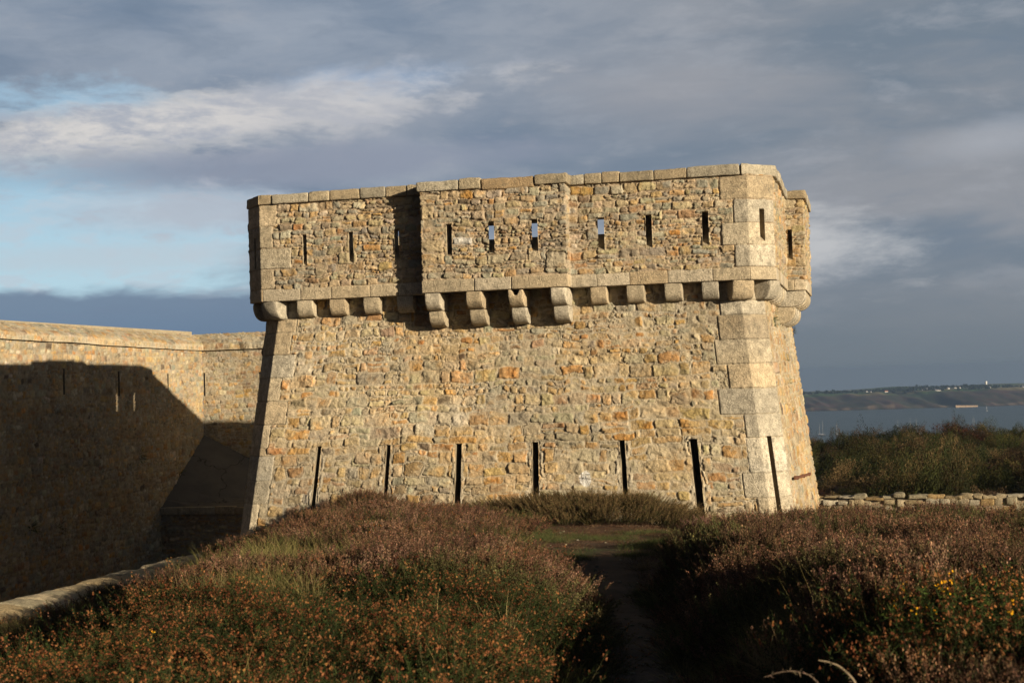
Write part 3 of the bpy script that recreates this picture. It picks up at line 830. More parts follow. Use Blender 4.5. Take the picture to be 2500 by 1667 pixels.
prw = panel(lambda z: [(UL, 23.38), (-.3, 23.38)], [.06], -8.6, -5.4, .06, rng, W_LEFT, (.07, .16), (1.4, 4), .02, .03, (.30, .26, .2), .02, .03, (), (), 1, 95)
sub_mesh('retaining_wall', prw, prw['quoin'] == 0, M_RUB, ramp)

# counterscarp wall along the near side of the ditch
cs = empty('ditch_wall', (X0, Y0, 0), -PSI)
tag(cs, 'low sunlit stone wall head edging the ditch at lower left, half buried in heather', 'wall')
mb = MB()
def cs_u(v): return -.62 + (v + 12) * .045
s = -34.0
while s < -.4:
    L = rng.uniform(.5, 1.2); e = min(s + L, -.2)
    o0 = cs_u(s) - .75; o1 = cs_u(e) - .75
    v, f = rough_block(quadblock([(o0 + 1.45, s + .01), (o1 + 1.45, e - .01), (o1, e - .01), (o0, s + .01)], -4.6, -4.12 + rng.normal(0, .02)), .08, .03, .09, int(rng.integers(999)))
    v[:, 2] -= .1 * ((v[:, 0] - (o0 + .4)) / .7) ** 2
    c = PAL[rng.choice([0, 1, 2, 3, 12])] * 1.02
    mb.add(v, f, c[None] * (1 + .25 * fbm(v[:, 0] * 5, v[:, 1] * 5, 7, 4))[:, None]); s = e
mb.build('coping', M_GRA, cs)
pcs = panel(lambda z: [(cs_u(-.2) - .72, -.2), (cs_u(-34) - .72, -34.)], [.12], -8.6, -4.5, .1, rng, W_LEFT, seed=97)
sub_mesh('wall', pcs, pcs['quoin'] == 0, M_RUB, cs)

# ================================================================== GROUND
def path_x(Y): return np.interp(Y, [0, 11, 17, 22, 28, 34, 60], [.5, 1.0, 1.35, 1.35, 1.6, 2.2, 2.2])
def G(x, y):
    x = np.asarray(x, float); y = np.asarray(y, float)
    u, v = w2u(x, y)
    z = -1.68 - .0507 * y
    u0 = 7.5 - .257 * (y - 20) + .7 * sstep(18, 13, y)
    slope = np.interp(y, [10, 20, 27, 33, 37], [.36, .46, .47, .34, .24])
    z = np.maximum(z - slope * np.maximum(0, u0 - u), np.minimum(z, -4.42))
    z = z - .085 * np.maximum(0, y - 25) * sstep(2.8, 5.2, x) * (v > -60)
    z = np.maximum(z, -6.35 + 0 * z)
    px_ = path_x(y); dx = x - px_
    clear = sstep(20, 26, y) * sstep(37, 34, y)
    # banks either side of the path
    z = z - .38 * sstep(1.5, .45, np.abs(dx)) * (1 - clear) * sstep(30, 22, y)
    z = z + .06 * sstep(.4, 1.4, -dx) * (1 - clear)
    wR = .55 + 2.0 * clear
    z = z + .34 * sstep(wR, wR + 1.7, dx) * np.interp(y, [3, 7, 10, 16, 23], [.1, .6, .95, .55, 0])
    z = z + (fbm(x * .3, y * .3, 200, 3) * .16 + fbm(x * .85, y * .85, 203, 2) * .13) * sstep(.3, 1.2, np.abs(dx)) * (1 - .8 * clear) + fbm(x * 1.6, y * 1.6, 205, 2) * .04
    z = z + .22 * np.exp(-((x + 1.8) / 2.0) ** 2 - ((y - 14.5) / 5.0) ** 2) + .40 * np.exp(-((x + 2.8) / 2.2) ** 2 - ((y - 28) / 5.5) ** 2)
    # right field further away, then the rise beyond the low wall
    far = sstep(54, 60, y)
    rise = -6.3 + (np.clip(y, 57, 102) - 57) * .0275 + fbm(x * .09, y * .12, 210, 3) * .5
    z = np.where(y > 50, z * (1 - far) + rise * far, z)
    z = z - np.maximum(0, y - 106) ** 1.25 * .55
    z = np.maximum(z, -70)
    # ditch left of the counterscarp wall
    inditch = (u < -.72 + (np.clip(v, -34, 0) + 12) * .045) & (v > -60) & (u > -16) & (v < 60)
    z = np.where(inditch, -8.5, z)
    inside = (u > -15.6) & (u < 9) & (v > 13) & (v < 60)
    z = np.where(inside & (u > -.8), np.minimum(z, -5.5), z)
    return z
us = np.unique(np.concatenate([np.arange(-140, -17, 6), np.arange(-17, -1.8, 1.5), [-1.8], np.arange(-1.4, .6, .12), np.arange(.6, 45, .4), np.arange(45, 90, 2), np.arange(90, 500, 20)]))
vs = np.unique(np.concatenate([np.arange(-120, -42, 6), np.arange(-42, 2, .4), np.arange(2, 80, 1.0), np.arange(80, 200, 6)]))
UU, VV = np.meshgrid(us, vs); XX, YY = u2w(UU, VV)
ZZ = G(XX, YY)
I = np.arange(UU.size).reshape(UU.shape)
F = np.stack([I[:-1, :-1], I[:-1, 1:], I[1:, 1:], I[1:, :-1]], -1).reshape(-1, 4)
M_GND, t, b = new_mat('soil_and_litter')
tc = t.node('ShaderNodeTexCoord').outputs['Object']
n1 = t.noise(tc, 2.2, 6, .65); n2 = t.noise(tc, 18, 4, .6); n3 = t.noise(tc, .6, 4, .6)
c = t.mix(t.mr(n1, .35, .65), (.055, .033, .02), (.11, .062, .036))
c = t.mix(t.mr(n3, .56, .66), c, (.045, .05, .018))
c = t.mix(t.mr(n2, .62, .72), c, (.17, .11, .06))
t.l.new(c, b.inputs['Base Color'])
bm = t.node('ShaderNodeBump'); bm.inputs['Strength'].default_value = .8; bm.inputs['Distance'].default_value = .05
t.put(bm.inputs['Height'], n2); t.l.new(bm.outputs[0], b.inputs['Normal'])
o = obj('ground', mesh_data('ground', np.stack([XX.ravel(), YY.ravel(), ZZ.ravel()], 1), F), M_GND)
tag(o, 'brown heath ground sloping down to the tower', 'ground', kind='structure')
# trodden path
M_PATH, t, b = new_mat('trodden_path')
tc = t.node('ShaderNodeTexCoord').outputs['Object']
n1 = t.noise(tc, 3, 6, .6); n2 = t.noise(tc, 30, 3, .6)
c = t.mix(t.mr(n1, .35, .65), (.042, .028, .02), (.07, .046, .032)); c = t.mix(t.mr(n2, .64, .74), c, (.12, .09, .065))
t.l.new(c, b.inputs['Base Color'])
ys = np.arange(-8, 24.5, .25); ws = np.linspace(-1, 1, 9)
Yg, Wg = np.meshgrid(ys, ws, indexing='ij')
Xg = path_x(Yg) + Wg * (.42 + .12 * fbm(Yg * .6, Wg * 0 + 3, 301, 2))
Zg = G(Xg, Yg) + .012 + .0 * Wg
I = np.arange(Xg.size).reshape(Xg.shape)
o = obj('path', mesh_data('path', np.stack([Xg.ravel(), Yg.ravel(), Zg.ravel()], 1), np.stack([I[:-1, :-1], I[:-1, 1:], I[1:, 1:], I[1:, :-1]], -1).reshape(-1, 4)[:, ::-1]), M_PATH)
tag(o, 'narrow trodden path in shadow leading to the tower', 'path', kind='structure')

# ================================================================== SUN AND SKY
PHI, ELV = math.radians(60), math.radians(13.0)
sx = math.cos(PHI) * -sp + math.sin(PHI) * cp; sy = math.cos(PHI) * -cp + math.sin(PHI) * -sp
sun_dir = Vector((sx * math.cos(ELV), sy * math.cos(ELV), math.sin(ELV)))
SUN_AZ = math.atan2(sx, sy)
ld = bpy.data.lights.new('sun', 'SUN'); ld.energy = 5.0; ld.angle = math.radians(.5); ld.color = (1, .84, .615)
lo = bpy.data.objects.new('sun', ld); C.objects.link(lo)
lo.rotation_euler = (-sun_dir).to_track_quat('-Z', 'Y').to_euler(); lo.location = (30, -30, 40)

wd = bpy.data.worlds.new('World'); SC.world = wd; wd.use_nodes = True
wt = NT(wd.node_tree); wt.n.clear()
out = wt.node('ShaderNodeOutputWorld'); bg = wt.node('ShaderNodeBackground'); wt.l.new(bg.outputs[0], out.inputs[0])
SKY_STR = .1
bg.inputs[1].default_value = SKY_STR
sky = wt.node('ShaderNodeTexSky', sky_type='NISHITA'); sky.sun_disc = False
sky.sun_elevation = ELV; sky.sun_rotation = SUN_AZ; sky.altitude = 70; sky.air_density = 1; sky.dust_density = .6; sky.ozone_density = 1.5
gd = wt.node('ShaderNodeTexCoord').outputs['Generated']
sep = wt.node('ShaderNodeSeparateXYZ'); wt.l.new(gd, sep.inputs[0])
dx_, dy_, dz_ = sep.outputs
m = wt.m
AZ = m('MULTIPLY', m('ARCTAN2', dx_, dy_), 57.2958)          # degrees right of north-east view
EL = m('MULTIPLY', m('ARCSINE', dz_), 57.2958)
P2 = wt.xyz(m('MULTIPLY', AZ, .10), m('MULTIPLY', EL, .40), 1.7)
warp = wt.noise(P2, .8, 4, .55)
P3 = wt.xyz(m('ADD', m('MULTIPLY', AZ, .10), m('MULTIPLY', warp, 1.2)), m('ADD', m('MULTIPLY', EL, .36), m('MULTIPLY', warp, .9)), 4.0)
nA = wt.noise(P3, .9, 6, .52)
nB = wt.noise(P3, 2.6, 7, .58, .4)
nD = wt.noise(wt.xyz(m('ADD', m('MULTIPLY', AZ, .22), m('MULTIPLY', warp, .8)), m('ADD', m('MULTIPLY', EL, .62), m('MULTIPLY', warp, .8)), 2.2), 1.15, 9, .64)
nE = wt.noise(wt.xyz(m('ADD', m('MULTIPLY', AZ, .42), m('MULTIPLY', warp, 1.0)), m('ADD', m('MULTIPLY', EL, 1.25), m('MULTIPLY', warp, 1.2)), 7.7), 1.0, 9, .62)
nC = wt.noise(wt.xyz(m('MULTIPLY', AZ, .035), m('MULTIPLY', EL, .12), 9.0), 1.0, 3, .5)
def lin(*c):
    return tuple(((x / 255 + .055) / 1.055) ** 2.4 if x > 10 else x / 255 / 12.92 for x in c)
EXPO = .62
KS = 1 / (SKY_STR * 2 ** EXPO)
def sc(r, g, b_, k=1.07): return tuple(v * KS * k for v in lin(r, g, b_))
def blob(a0, e0, ra, re, tilt=0.0, soft=.45, nz=nB, amp=.9):
    da = m('SUBTRACT', AZ, a0); de = m('SUBTRACT', m('SUBTRACT', EL, e0), m('MULTIPLY', da, tilt))
    r = m('SQRT', m('ADD', m('POWER', m('ABSOLUTE', m('DIVIDE', da, ra)), 2), m('POWER', m('ABSOLUTE', m('DIVIDE', de, re)), 2)))
    r = m('ADD', r, m('MULTIPLY', m('SUBTRACT', nz, .5), amp))
    return wt.mr(r, 1 + soft, 1 - soft)
grey = wt.mix(wt.mr(nA, .32, .68), sc(112, 129, 150), sc(147, 157, 171))
# right hand side is a warmer, flatter grey; upper middle cooler
grey = wt.mix(wt.mr(AZ, -8, 16), grey, wt.mix(wt.mr(nA, .35, .66), sc(114, 127, 141), sc(141, 145, 152)))
grey = wt.mix(m('MULTIPLY', wt.mr(nD, .48, .72), .35), grey, sc(168, 171, 178))
grey = wt.mix(m('MULTIPLY', wt.mr(nD, .5, .3), .3), grey, sc(108, 124, 143))
grey = wt.mix(m('MULTIPLY', wt.mr(EL, 5.5, 0), wt.mr(AZ, 5, 12)), grey, sc(112, 122, 131))
col = grey
blue = wt.mix(wt.mr(EL, 3, 12), sc(178, 208, 221), sc(146, 188, 216))
blue = wt.mix(m('MULTIPLY', wt.mr(nE, .46, .62), .55), blue, sc(186, 194, 204))
fb = blob(-18, 5.6, 9.2, 3.2, -.02, .35, nD, 1.3)
col = wt.mix(fb, col, blue)
col = wt.mix(m('MULTIPLY', blob(-16.8, 11.0, 3.6, .6, .04, .8, nE, 4.0), .75), col, sc(158, 192, 216))
col = wt.mix(m('MULTIPLY', blob(-5.6, 11.7, 3.2, .6, .06, .7, nD, 3.0), .5), col, sc(150, 178, 212))
wt_str = m('MULTIPLY', blob(-13.2, 10.15, 9.5, 1.1, .115, .6, wt.m('ADD', m('MULTIPLY', nD, .5), m('MULTIPLY', nE, .5)), 5.0), .95)
col = wt.mix(wt_str, col, wt.mix(wt.mr(nE, .36, .62), sc(166, 171, 182), sc(214, 210, 206)))
col = wt.mix(m('MULTIPLY', blob(-6.5, 10.6, 5, 1.1, .06, .8, nD, 3.4), .5), col, sc(186, 186, 190))
# darker cloud base under the bright streak
col = wt.mix(m('MULTIPLY', blob(-8.5, 8.6, 9.0, .75, .05, .6, nD, 1.8), .8), col, sc(138, 146, 163))
# thin pale wisps in the blue
col = wt.mix(m('MULTIPLY', blob(-12.0, 6.9, 4.8, .75, .0, .7, nE, 4.0), .8), col, sc(176, 181, 192))
col = wt.mix(m('MULTIPLY', blob(-14.5, 5.2, 4.8, .45, .02, .8, nE, 4.0), .5), col, sc(186, 192, 200))
# low dark bank on the left
bank = m('MULTIPLY', wt.mr(m('ADD', EL, m('MULTIPLY', m('SUBTRACT', nB, .5), 1.0)), 4.15, 3.65), wt.mr(AZ, -4, -9))
col = wt.mix(m('MULTIPLY', bank, .95), col, wt.mix(wt.mr(EL, 4.2, 1), sc(112, 130, 152), sc(98, 122, 148)))
# pale opening right of the tower
col = wt.mix(m('MULTIPLY', blob(11.9, 5.0, 2.6, 1.05, -.14, .9, nE, 3.0), .85), col, sc(192, 193, 195))
col = wt.mix(m('MULTIPLY', blob(18.5, 8.4, 2.2, .6, .06, .8, nD, 3.0), .5), col, sc(172, 176, 184))
col = wt.mix(m('MULTIPLY', blob(6.5, 11.0, 4.5, 1.2, .03, .9, nD, 2.6), .4), col, sc(165, 163, 166))
# unseen sky overhead and behind is darkened to deepen shade; open around the sun
over = wt.mr(EL, 20, 40)
col = wt.mix(over, col, wt.mix(wt.mr(nA, .3, .7), sc(34, 40, 49), sc(47, 52, 60)))
back = wt.mr(m('ABSOLUTE', AZ), 35, 80)
col = wt.mix(m('MULTIPLY', back, m('SUBTRACT', 1, over)), col, sc(42, 48, 60))
sunaz = math.degrees(SUN_AZ)
op = wt.mr(m('ADD', m('POWER', m('DIVIDE', m('SUBTRACT', AZ, sunaz), 30), 2), m('POWER', m('DIVIDE', m('SUBTRACT', EL, 10), 13), 2)), 1.6, .5)
skyc = wt.node('ShaderNodeVectorMath', operation='SCALE'); wt.l.new(sky.outputs[0], skyc.inputs[0]); skyc.inputs[3].default_value = .8
fin = wt.mix(m('MULTIPLY', op, .6), col, skyc.outputs[0])
below = wt.mr(EL, -2, -6)
fin = wt.mix(below, fin, sc(70, 78, 86))
wt.l.new(fin, bg.inputs[0])

# ================================================================== SEA, FAR SHORE, HAZE
SEA = -65.0
M_SEA, t, b = new_mat('sea_water')
tc = t.node('ShaderNodeTexCoord').outputs['Object']
mp = t.node('ShaderNodeMapping'); mp.inputs['Scale'].default_value = (.02, .06, .05); t.l.new(tc, mp.inputs[0])
n1 = t.noise(mp.outputs[0], 1, 6, .6); n2 = t.noise(tc, .5, 5, .65)
c = t.mix(t.mr(n1, .35, .65), (.036, .068, .082), (.055, .09, .104))
t.l.new(c, b.inputs['Base Color']); b.inputs['Roughness'].default_value = .35; b.inputs['Specular IOR Level'].default_value = .3
bm = t.node('ShaderNodeBump'); bm.inputs['Strength'].default_value = 1; bm.inputs['Distance'].default_value = 1.2
t.put(bm.inputs['Height'], t.m('ADD', n2, t.m('MULTIPLY', n1, .6))); t.l.new(bm.outputs[0], b.inputs['Normal'])
S_ = 9000
o = obj('sea', mesh_data('sea', [(-S_, 150, SEA), (S_, 150, SEA), (S_, 3500, SEA), (-S_, 3500, SEA)], np.array([[0, 1, 2, 3]])), M_SEA)
tag(o, 'grey blue strait between the heath and the far shore', 'sea', kind='structure')

# far shore
xs = np.unique(np.concatenate([np.arange(-2600, 300, 40), np.arange(300, 1100, 4), np.arange(1100, 3000, 40)]))
ts = np.concatenate([np.linspace(0, .06, 5), np.linspace(.06, .35, 22)[1:], np.linspace(.35, 1, 14)[1:]])
Xc, Tc = np.meshgrid(xs, ts)
base = 2440 + fbm(Xc * .004, Xc * 0, 401, 3) * 40 + fbm(Xc * .02, Xc * 0, 402, 3) * 14 - (Xc - 650) * .04
gul = fbm(Xc * .016, Xc * 0 + .5, 404, 3)
depth = Tc * 900
Yc = base + depth
cl = 7 + 5 * fbm(Xc * .03, Xc * 0, 405, 2)
plate = 23.5 + fbm(Xc * .003, Yc * .003, 406, 3) * 5 + .004 * (Xc - 650) + 3.5 * np.exp(-((Xc - 870) / 90) ** 2)
valley = np.exp(-((Xc - 745 + (Yc - 2500) * .25) / 22) ** 2)
t1 = np.clip((Tc - .03) / .25, 0, 1)
Hc = np.where(Tc < .03, cl * np.clip(Tc / .022, 0, 1), cl + (plate - cl) * (1 - (1 - t1) ** 1.7)) 
Hc = Hc - np.maximum(0, gul) * 9 * np.exp(-((Tc - .1) / .1) ** 2) * (Tc > .01) - valley * 10 * np.exp(-((Tc - .12) / .14) ** 2) * (Tc > .01)
Hc = Hc + fbm(Xc * .05, Yc * .03, 407, 5, .6) * 4.0 * (Tc > .02) * (Tc < .3)
Hc = np.maximum(Hc, 0) - .4 * (Tc == 0)
heath = np.array((.085, .048, .040)); heath2 = np.array((.045, .045, .03)); rock = np.array((.21, .155, .11)); field = np.array((.06, .115, .035)); field2 = np.array((.20, .17, .08)); scrub = np.array((.035, .05, .028))
nn = sstep(-.25, .3, fbm(Xc * .035, Yc * .05, 410, 5, .65))[..., None]
cc = heath * (1 - nn) + heath2 * nn
rk = (sstep(.034, .022, Tc + .014 * fbm(Xc * .05, Yc * .02, 411, 3)) * sstep(-.2, .25, fbm(Xc * .09, Xc * 0 + 4, 412, 4, .7)))[..., None]
cc = cc * (1 - rk) + rock * rk
st_ = (sstep(.12, .4, fbm(Xc * .07, Tc * 3, 415, 4, .65)) * (Tc < .11))[..., None]; cc = cc * (1 - .7 * st_) + scrub * .7 * st_
dkr = (sstep(.012, .004, Tc))[..., None]; cc = cc * (1 - dkr * .7)
gu = sstep(.18, .5, gul)[..., None] * (Tc < .22)[..., None]; cc = cc * (1 - gu * .8) + scrub * gu * .8
fl = sstep(.19, .24, Tc + .025 * fbm(Xc * .02, Yc * .01, 413, 3))[..., None]
fsel = (vn(np.floor(Xc / 70 + Yc * .004), np.floor(Yc / 60), 414) > .62)[..., None]
cc = cc * (1 - fl) + np.where(fsel, field2, field) * fl
cc = cc * (1 - valley[..., None] * .8) + scrub * valley[..., None] * .8
M_SHORE, t, b = new_mat('shore_ground'); t.l.new(t.node('ShaderNodeAttribute', attribute_name='col').outputs['Color'], b.inputs['Base Color'])
I = np.arange(Xc.size).reshape(Xc.shape)
o = obj('far_shore', mesh_data('far_shore', np.stack([Xc.ravel(), Yc.ravel(), SEA + Hc.ravel()], 1), np.stack([I[:-1, :-1], I[:-1, 1:], I[1:, 1:], I[1:, :-1]], -1).reshape(-1, 4), cc.reshape(-1, 3)), M_SHORE)
tag(o, 'hazy brown heath cliffs with pale rock at the waterline and green fields on top', 'shore', kind='structure')
from mathutils.bvhtree import BVHTree
def pix_dir(px, py):
    X = px - 1250; Y = 833.5 - py; a = X * cr + Y * sr; b_ = -X * sr + Y * cr
    return np.array([a / FPX, math.cos(PITCH) - b_ / FPX * math.sin(PITCH), math.sin(PITCH) + b_ / FPX * math.cos(PITCH)])
def shore_z(x, y):
    bx = 2440 + 0
    i = np.clip(np.searchsorted(xs, x), 1, len(xs) - 1)
    if abs(xs[i - 1] - x) < abs(xs[i] - x): i -= 1
    return float(np.interp(y, Yc[:, i], SEA + Hc[:, i])), float(Yc[0, i])
M_WHITE = plain_mat('white_render', (.80, .78, .74)); M_SLATE = plain_mat('slate_roof', (.10, .10, .115)); M_TILE = plain_mat('orange_roof', (.36, .15, .07))
def far_place(px, back):
    d = pix_dir(px, 955); x = d[0] / d[1] * 2600
    for _ in range(4):
        z, y0 = shore_z(x, y0 + back if _ else 2700); x = d[0] / d[1] * (y0 + back)
    z, y0 = shore_z(x, y0 + back)
    return x, y0 + back, z
HL = 'tiny white house with slate roof among trees on the far plateau'
houses = [(2024, 330, 5, 7, None), (2087, 330, 5, 6, None), (2099, 345, 5, 7, None), (2116, 320, 6, 6, None), (2121, 350, 5, 5, None), (2127, 330, 5, 6, None),
          (2164, 300, 5, 9, 'white house with an orange roof at the left end of the tree belt'),
          (2254, 340, 6, 7, None), (2262, 350, 6, 7, None), (2282, 240, 5, 7, None), (2294, 340, 5, 7, None), (2315, 340, 5, 8, None), (2333, 340, 6, 6, None), (2345, 350, 5, 9, None),
          (2289, 225, 4, 17, 'long low white building just below the plateau edge above the valley'), (2416, 320, 4, 6, 'small white house at the foot of the water tower'), (2465, 330, 5, 5, None), (2499, 350, 6, 9, None)]
for px, back, hgt, wid, lab in houses:
    x, y, z = far_place(px, back)
    hr = empty('house', (x, y, z - 1), random.Random(px).uniform(-.35, .35))
    tag(hr, lab or HL, 'house', None if lab else 'white houses on the far plateau')
    w2, d2, h = wid * .31, 2.4, hgt * .5
    mb = MB(); mb.add([(-w2, -d2, 0), (w2, -d2, 0), (w2, d2, 0), (-w2, d2, 0), (-w2, -d2, h), (w2, -d2, h), (w2, d2, h), (-w2, d2, h), (-w2, 0, h + 1.7), (w2, 0, h + 1.7)],
           [(0, 1, 5, 4), (2, 3, 7, 6), (1, 2, 6, 5), (3, 0, 4, 7)])
    mb.add([(-w2, -d2, h), (-w2, d2, h), (-w2, 0, h + 1.7), (w2, -d2, h), (w2, d2, h), (w2, 0, h + 1.7)], [(0, 2, 1), (3, 4, 5)])
    mb.build('wall', M_WHITE, hr, smooth=False)
    mb = MB(); e = .3
    mb.add([(-w2 - e, -d2 - e, h - .1), (w2 + e, -d2 - e, h - .1), (w2 + e, 0, h + 1.95), (-w2 - e, 0, h + 1.95), (w2 + e, d2 + e, h - .1), (-w2 - e, d2 + e, h - .1)], [(0, 1, 2, 3), (3, 2, 4, 5)])
    mb.build('roof', M_TILE if lab and 'orange' in lab else M_SLATE, hr, smooth=False)
# water tower
x, y, z = far_place(2408, 330)
wtw = empty('water_tower', (x, y, z - 1)); tag(wtw, 'pale cylindrical water tower standing alone on the far skyline', 'tower')
mb = MB()
def lathe(mb, prof, n=16, c=(1, 1, 1)):
    V = [(r * math.cos(2 * math.pi * k / n), r * math.sin(2 * math.pi * k / n), zz) for r, zz in prof for k in range(n)]
    mb.add(V, [(i * n + k, i * n + (k + 1) % n, (i + 1) * n + (k + 1) % n, (i + 1) * n + k) for i in range(len(prof) - 1) for k in range(n)], c)
lathe(mb, [(2.0, 0), (1.8, 9), (2.0, 9.5)]); mb.build('shaft', M_WHITE, wtw)
mb = MB(); lathe(mb, [(2.0, 9.5), (2.3, 10.2), (2.3, 12.8), (2.0, 13.2), (0, 13.4)]); mb.build('tank', M_WHITE, wtw)
# quay
x, y, z = far_place(2330, -6); x2, y2, z2 = far_place(2384, -6)
M_QUAY = plain_mat('quay_stone', (.34, .25, .165))
mb = MB(); v, f = rough_block([(x, y - 4, SEA - 1), (x2, y2 - 4, SEA - 1), (x2, y2 + 8, SEA - 1), (x, y + 8, SEA - 1), (x, y - 4, SEA + 3.6), (x + (x2 - x), y2 - 4, SEA + 2.3), (x2, y2 + 8, SEA + 2.3), (x, y + 8, SEA + 3.6)], .5, .4, 2, 3)
mb.add(v, f); o = mb.build('sea_wall', M_QUAY); tag(o, 'long pale sunlit quay wall at the waterline of the far shore', 'quay')
# belt of far trees
mb = MB(); rg = np.random.default_rng(5)
def tri_cloud(cx, cy, cz, rx, ry, rz, n, size, colr, rg):
    p = rg.normal(0, 1, (n, 3)); p /= np.linalg.norm(p, axis=1, keepdims=True); p *= rg.uniform(.55, 1, (n, 1)) * np.array([rx, ry, rz])
    a = rg.normal(0, size, (n, 3)); b_ = rg.normal(0, size, (n, 3))
    c0 = np.array([cx, cy, cz]) + p
    V = np.stack([c0 - a, c0 + b_, c0 + a, c0 - b_], 1).reshape(-1, 3)
    cc = np.repeat(np.array(colr)[None] * rg.uniform(.6, 1.4, (n, 1)), 4, 0)
    return V, np.arange(4 * n).reshape(n, 4), cc
for k in range(330):
    px = rg.uniform(1900, 2600); back = rg.choice([250, 330, 360, 420, 520]) + rg.normal(0, 18)
    dense = (2165 < px < 2245) or (2250 < px < 2300) or (2350 < px < 2400)
    if not dense and rg.random() < .45: continue
    x, y, z = far_place(px, back); s = rg.uniform(2, 4.2) * (1.3 if 2168 < px < 2242 else .95)
    mb.add(*tri_cloud(x, y, z + s * .6, s * rg.uniform(.9, 1.9), s, s, 60, .9, (.03, .045, .03), rg))
o = mb.build('far_trees', M_LEAF, smooth=False); tag(o, 'dark tree belts and hedges along the far plateau', 'trees', kind='stuff')

# boats: hulls lie below the gorse, masts reach above it
M_MAST = plain_mat('pale_spar', (.5, .48, .45), .5); M_HULL = plain_mat('white_hull', (.8, .8, .8), .4)
def boat(px, pytop, D, mh, lab, grp=None, sail=False):
    d = pix_dir(px, 1000); x = d[0] / d[1] * D
    b_ = empty('sailing_boat', (x, D, SEA), 1.1 + (px % 7) * .1); tag(b_, lab, 'boat', grp)
    mb = MB(); n = 12; L = mh * .8
    V = []; 
    for i in range(n + 1):
        t_ = i / n; w = .14 * L * (math.sin(math.pi * min(1, t_ * .8 + .2)) ** .7) * (1 if t_ < .99 else .05); xx = (t_ - .5) * L
        V += [(xx, -w, 1.1 + .3 * t_), (xx * .95, -w * .6, -.2), (xx * .95, w * .6, -.2), (xx, w, 1.1 + .3 * t_)]
    mb.add(V, [(i * 4 + k, i * 4 + 4 + k, i * 4 + 5 + k, i * 4 + 1 + k) for i in range(n) for k in range(3)] + [(i * 4 + 3, i * 4 + 7, i * 4 + 4, i * 4) for i in range(n)])
    mb.build('hull', M_HULL, b_, smooth=False)
    mb = MB(); lathe(mb, [(.075, .5), (.07, mh * .6), (.04, mh), (0, mh)], 8); mb.build('mast', M_MAST, b_)
    mb = MB(); v, f = rough_block([(-L * .4, -.08, 2.2), (0, -.08, 2.2), (0, .08, 2.2), (-L * .4, .08, 2.2), (-L * .4, -.08, 2.4), (0, -.08, 2.4), (0, .08, 2.4), (-L * .4, .08, 2.4)], .05, 0, .5); mb.add(v, f); mb.build('boom', M_MAST, b_)
    if sail:
        mb = MB(); V = [(-.2 - (1 - j / 8) * L * .36 * i / 6, .25 * math.sin(i / 6 * 3) * (1 - j / 8) + .05, 2.6 + j / 8 * (mh - 3)) for j in range(9) for i in range(7)]
        I = np.arange(63).reshape(9, 7); mb.add(V, np.stack([I[:-1, :-1], I[:-1, 1:], I[1:, 1:], I[1:, :-1]], -1).reshape(-1, 4)); mb.build('sail', M_HULL, b_)
for px, py in ((1999, 1034), (2007, 1026), (2041, 1031), (2190.5, 1024), (2221, 1018), (2235.5, 1019), (2377, 1016), (2374, 1020)):
    D = 1500.0; d = pix_dir(px, py); zt = d[2] / d[1] * D
    boat(px, py, D, zt - SEA, 'moored sailing boat hidden by gorse except for its thin pale mast', 'boats moored behind the gorse')
boat(2409, 1002, 2150, 8.5, 'lone little boat under white sail out on the open strait', None, True)

# ================================================================== LOW DRY STONE WALL ON THE RIGHT
lw = MB(); rg = np.random.default_rng(77)
pA = np.array([9.5, 57.4]); pB = np.array([27.0, 51.8]); Lw = np.linalg.norm(pB - pA); dw = (pB - pA) / Lw; nw = np.array([dw[1], -dw[0]])
top_z = lambda s: -4.72 + .0 * s
z = -6.6; rows = [(-6.6, -6.15), (-6.15, -5.82), (-5.82, -5.5), (-5.5, -5.16), (-5.16, -4.9), (-4.9, -4.78)]
for r, (z0, z1) in enumerate(rows):
    s = -rg.uniform(0, .5)
    while s < Lw:
        L = rg.uniform(.28, .75) if r != 5 else rg.uniform(.3, .7)
        if r == 5 and rg.random() < .1: s += L * .6; continue
        zz1 = z1 + rg.normal(0, .035) ; dep = rg.uniform(.26, .32); o_ = rg.normal(0, .03)
        a = pA + dw * (s - .015) + nw * (dep + o_); b_ = pA + dw * (s + L + .015) + nw * (dep + o_)
        v, f = rough_block(quadblock([a + nw * rg.normal(0, .03), b_, b_ - nw * 2 * dep, a - nw * 2 * dep], z0 + rg.normal(0, .03), zz1 + rg.normal(0, .03)), .07, .06, .1, int(rg.integers(999)))
        lw.add(v, f, PAL[rg.choice([0, 2, 12, 3, 0, 1, 6])] * rg.uniform(.62, .9)); s += L
v, f = rough_block(quadblock([pA + nw * .24, pB + nw * .24, pB - nw * .24, pA - nw * .24], -6.7, -4.95), .05, .01, .4, 1); lw.add(v, f, (.30, .24, .16))
o = lw.build('low_stone_wall', M_RUB); tag(o, 'low dry stone field wall of pale blocks right of the tower below the gorse', 'wall')

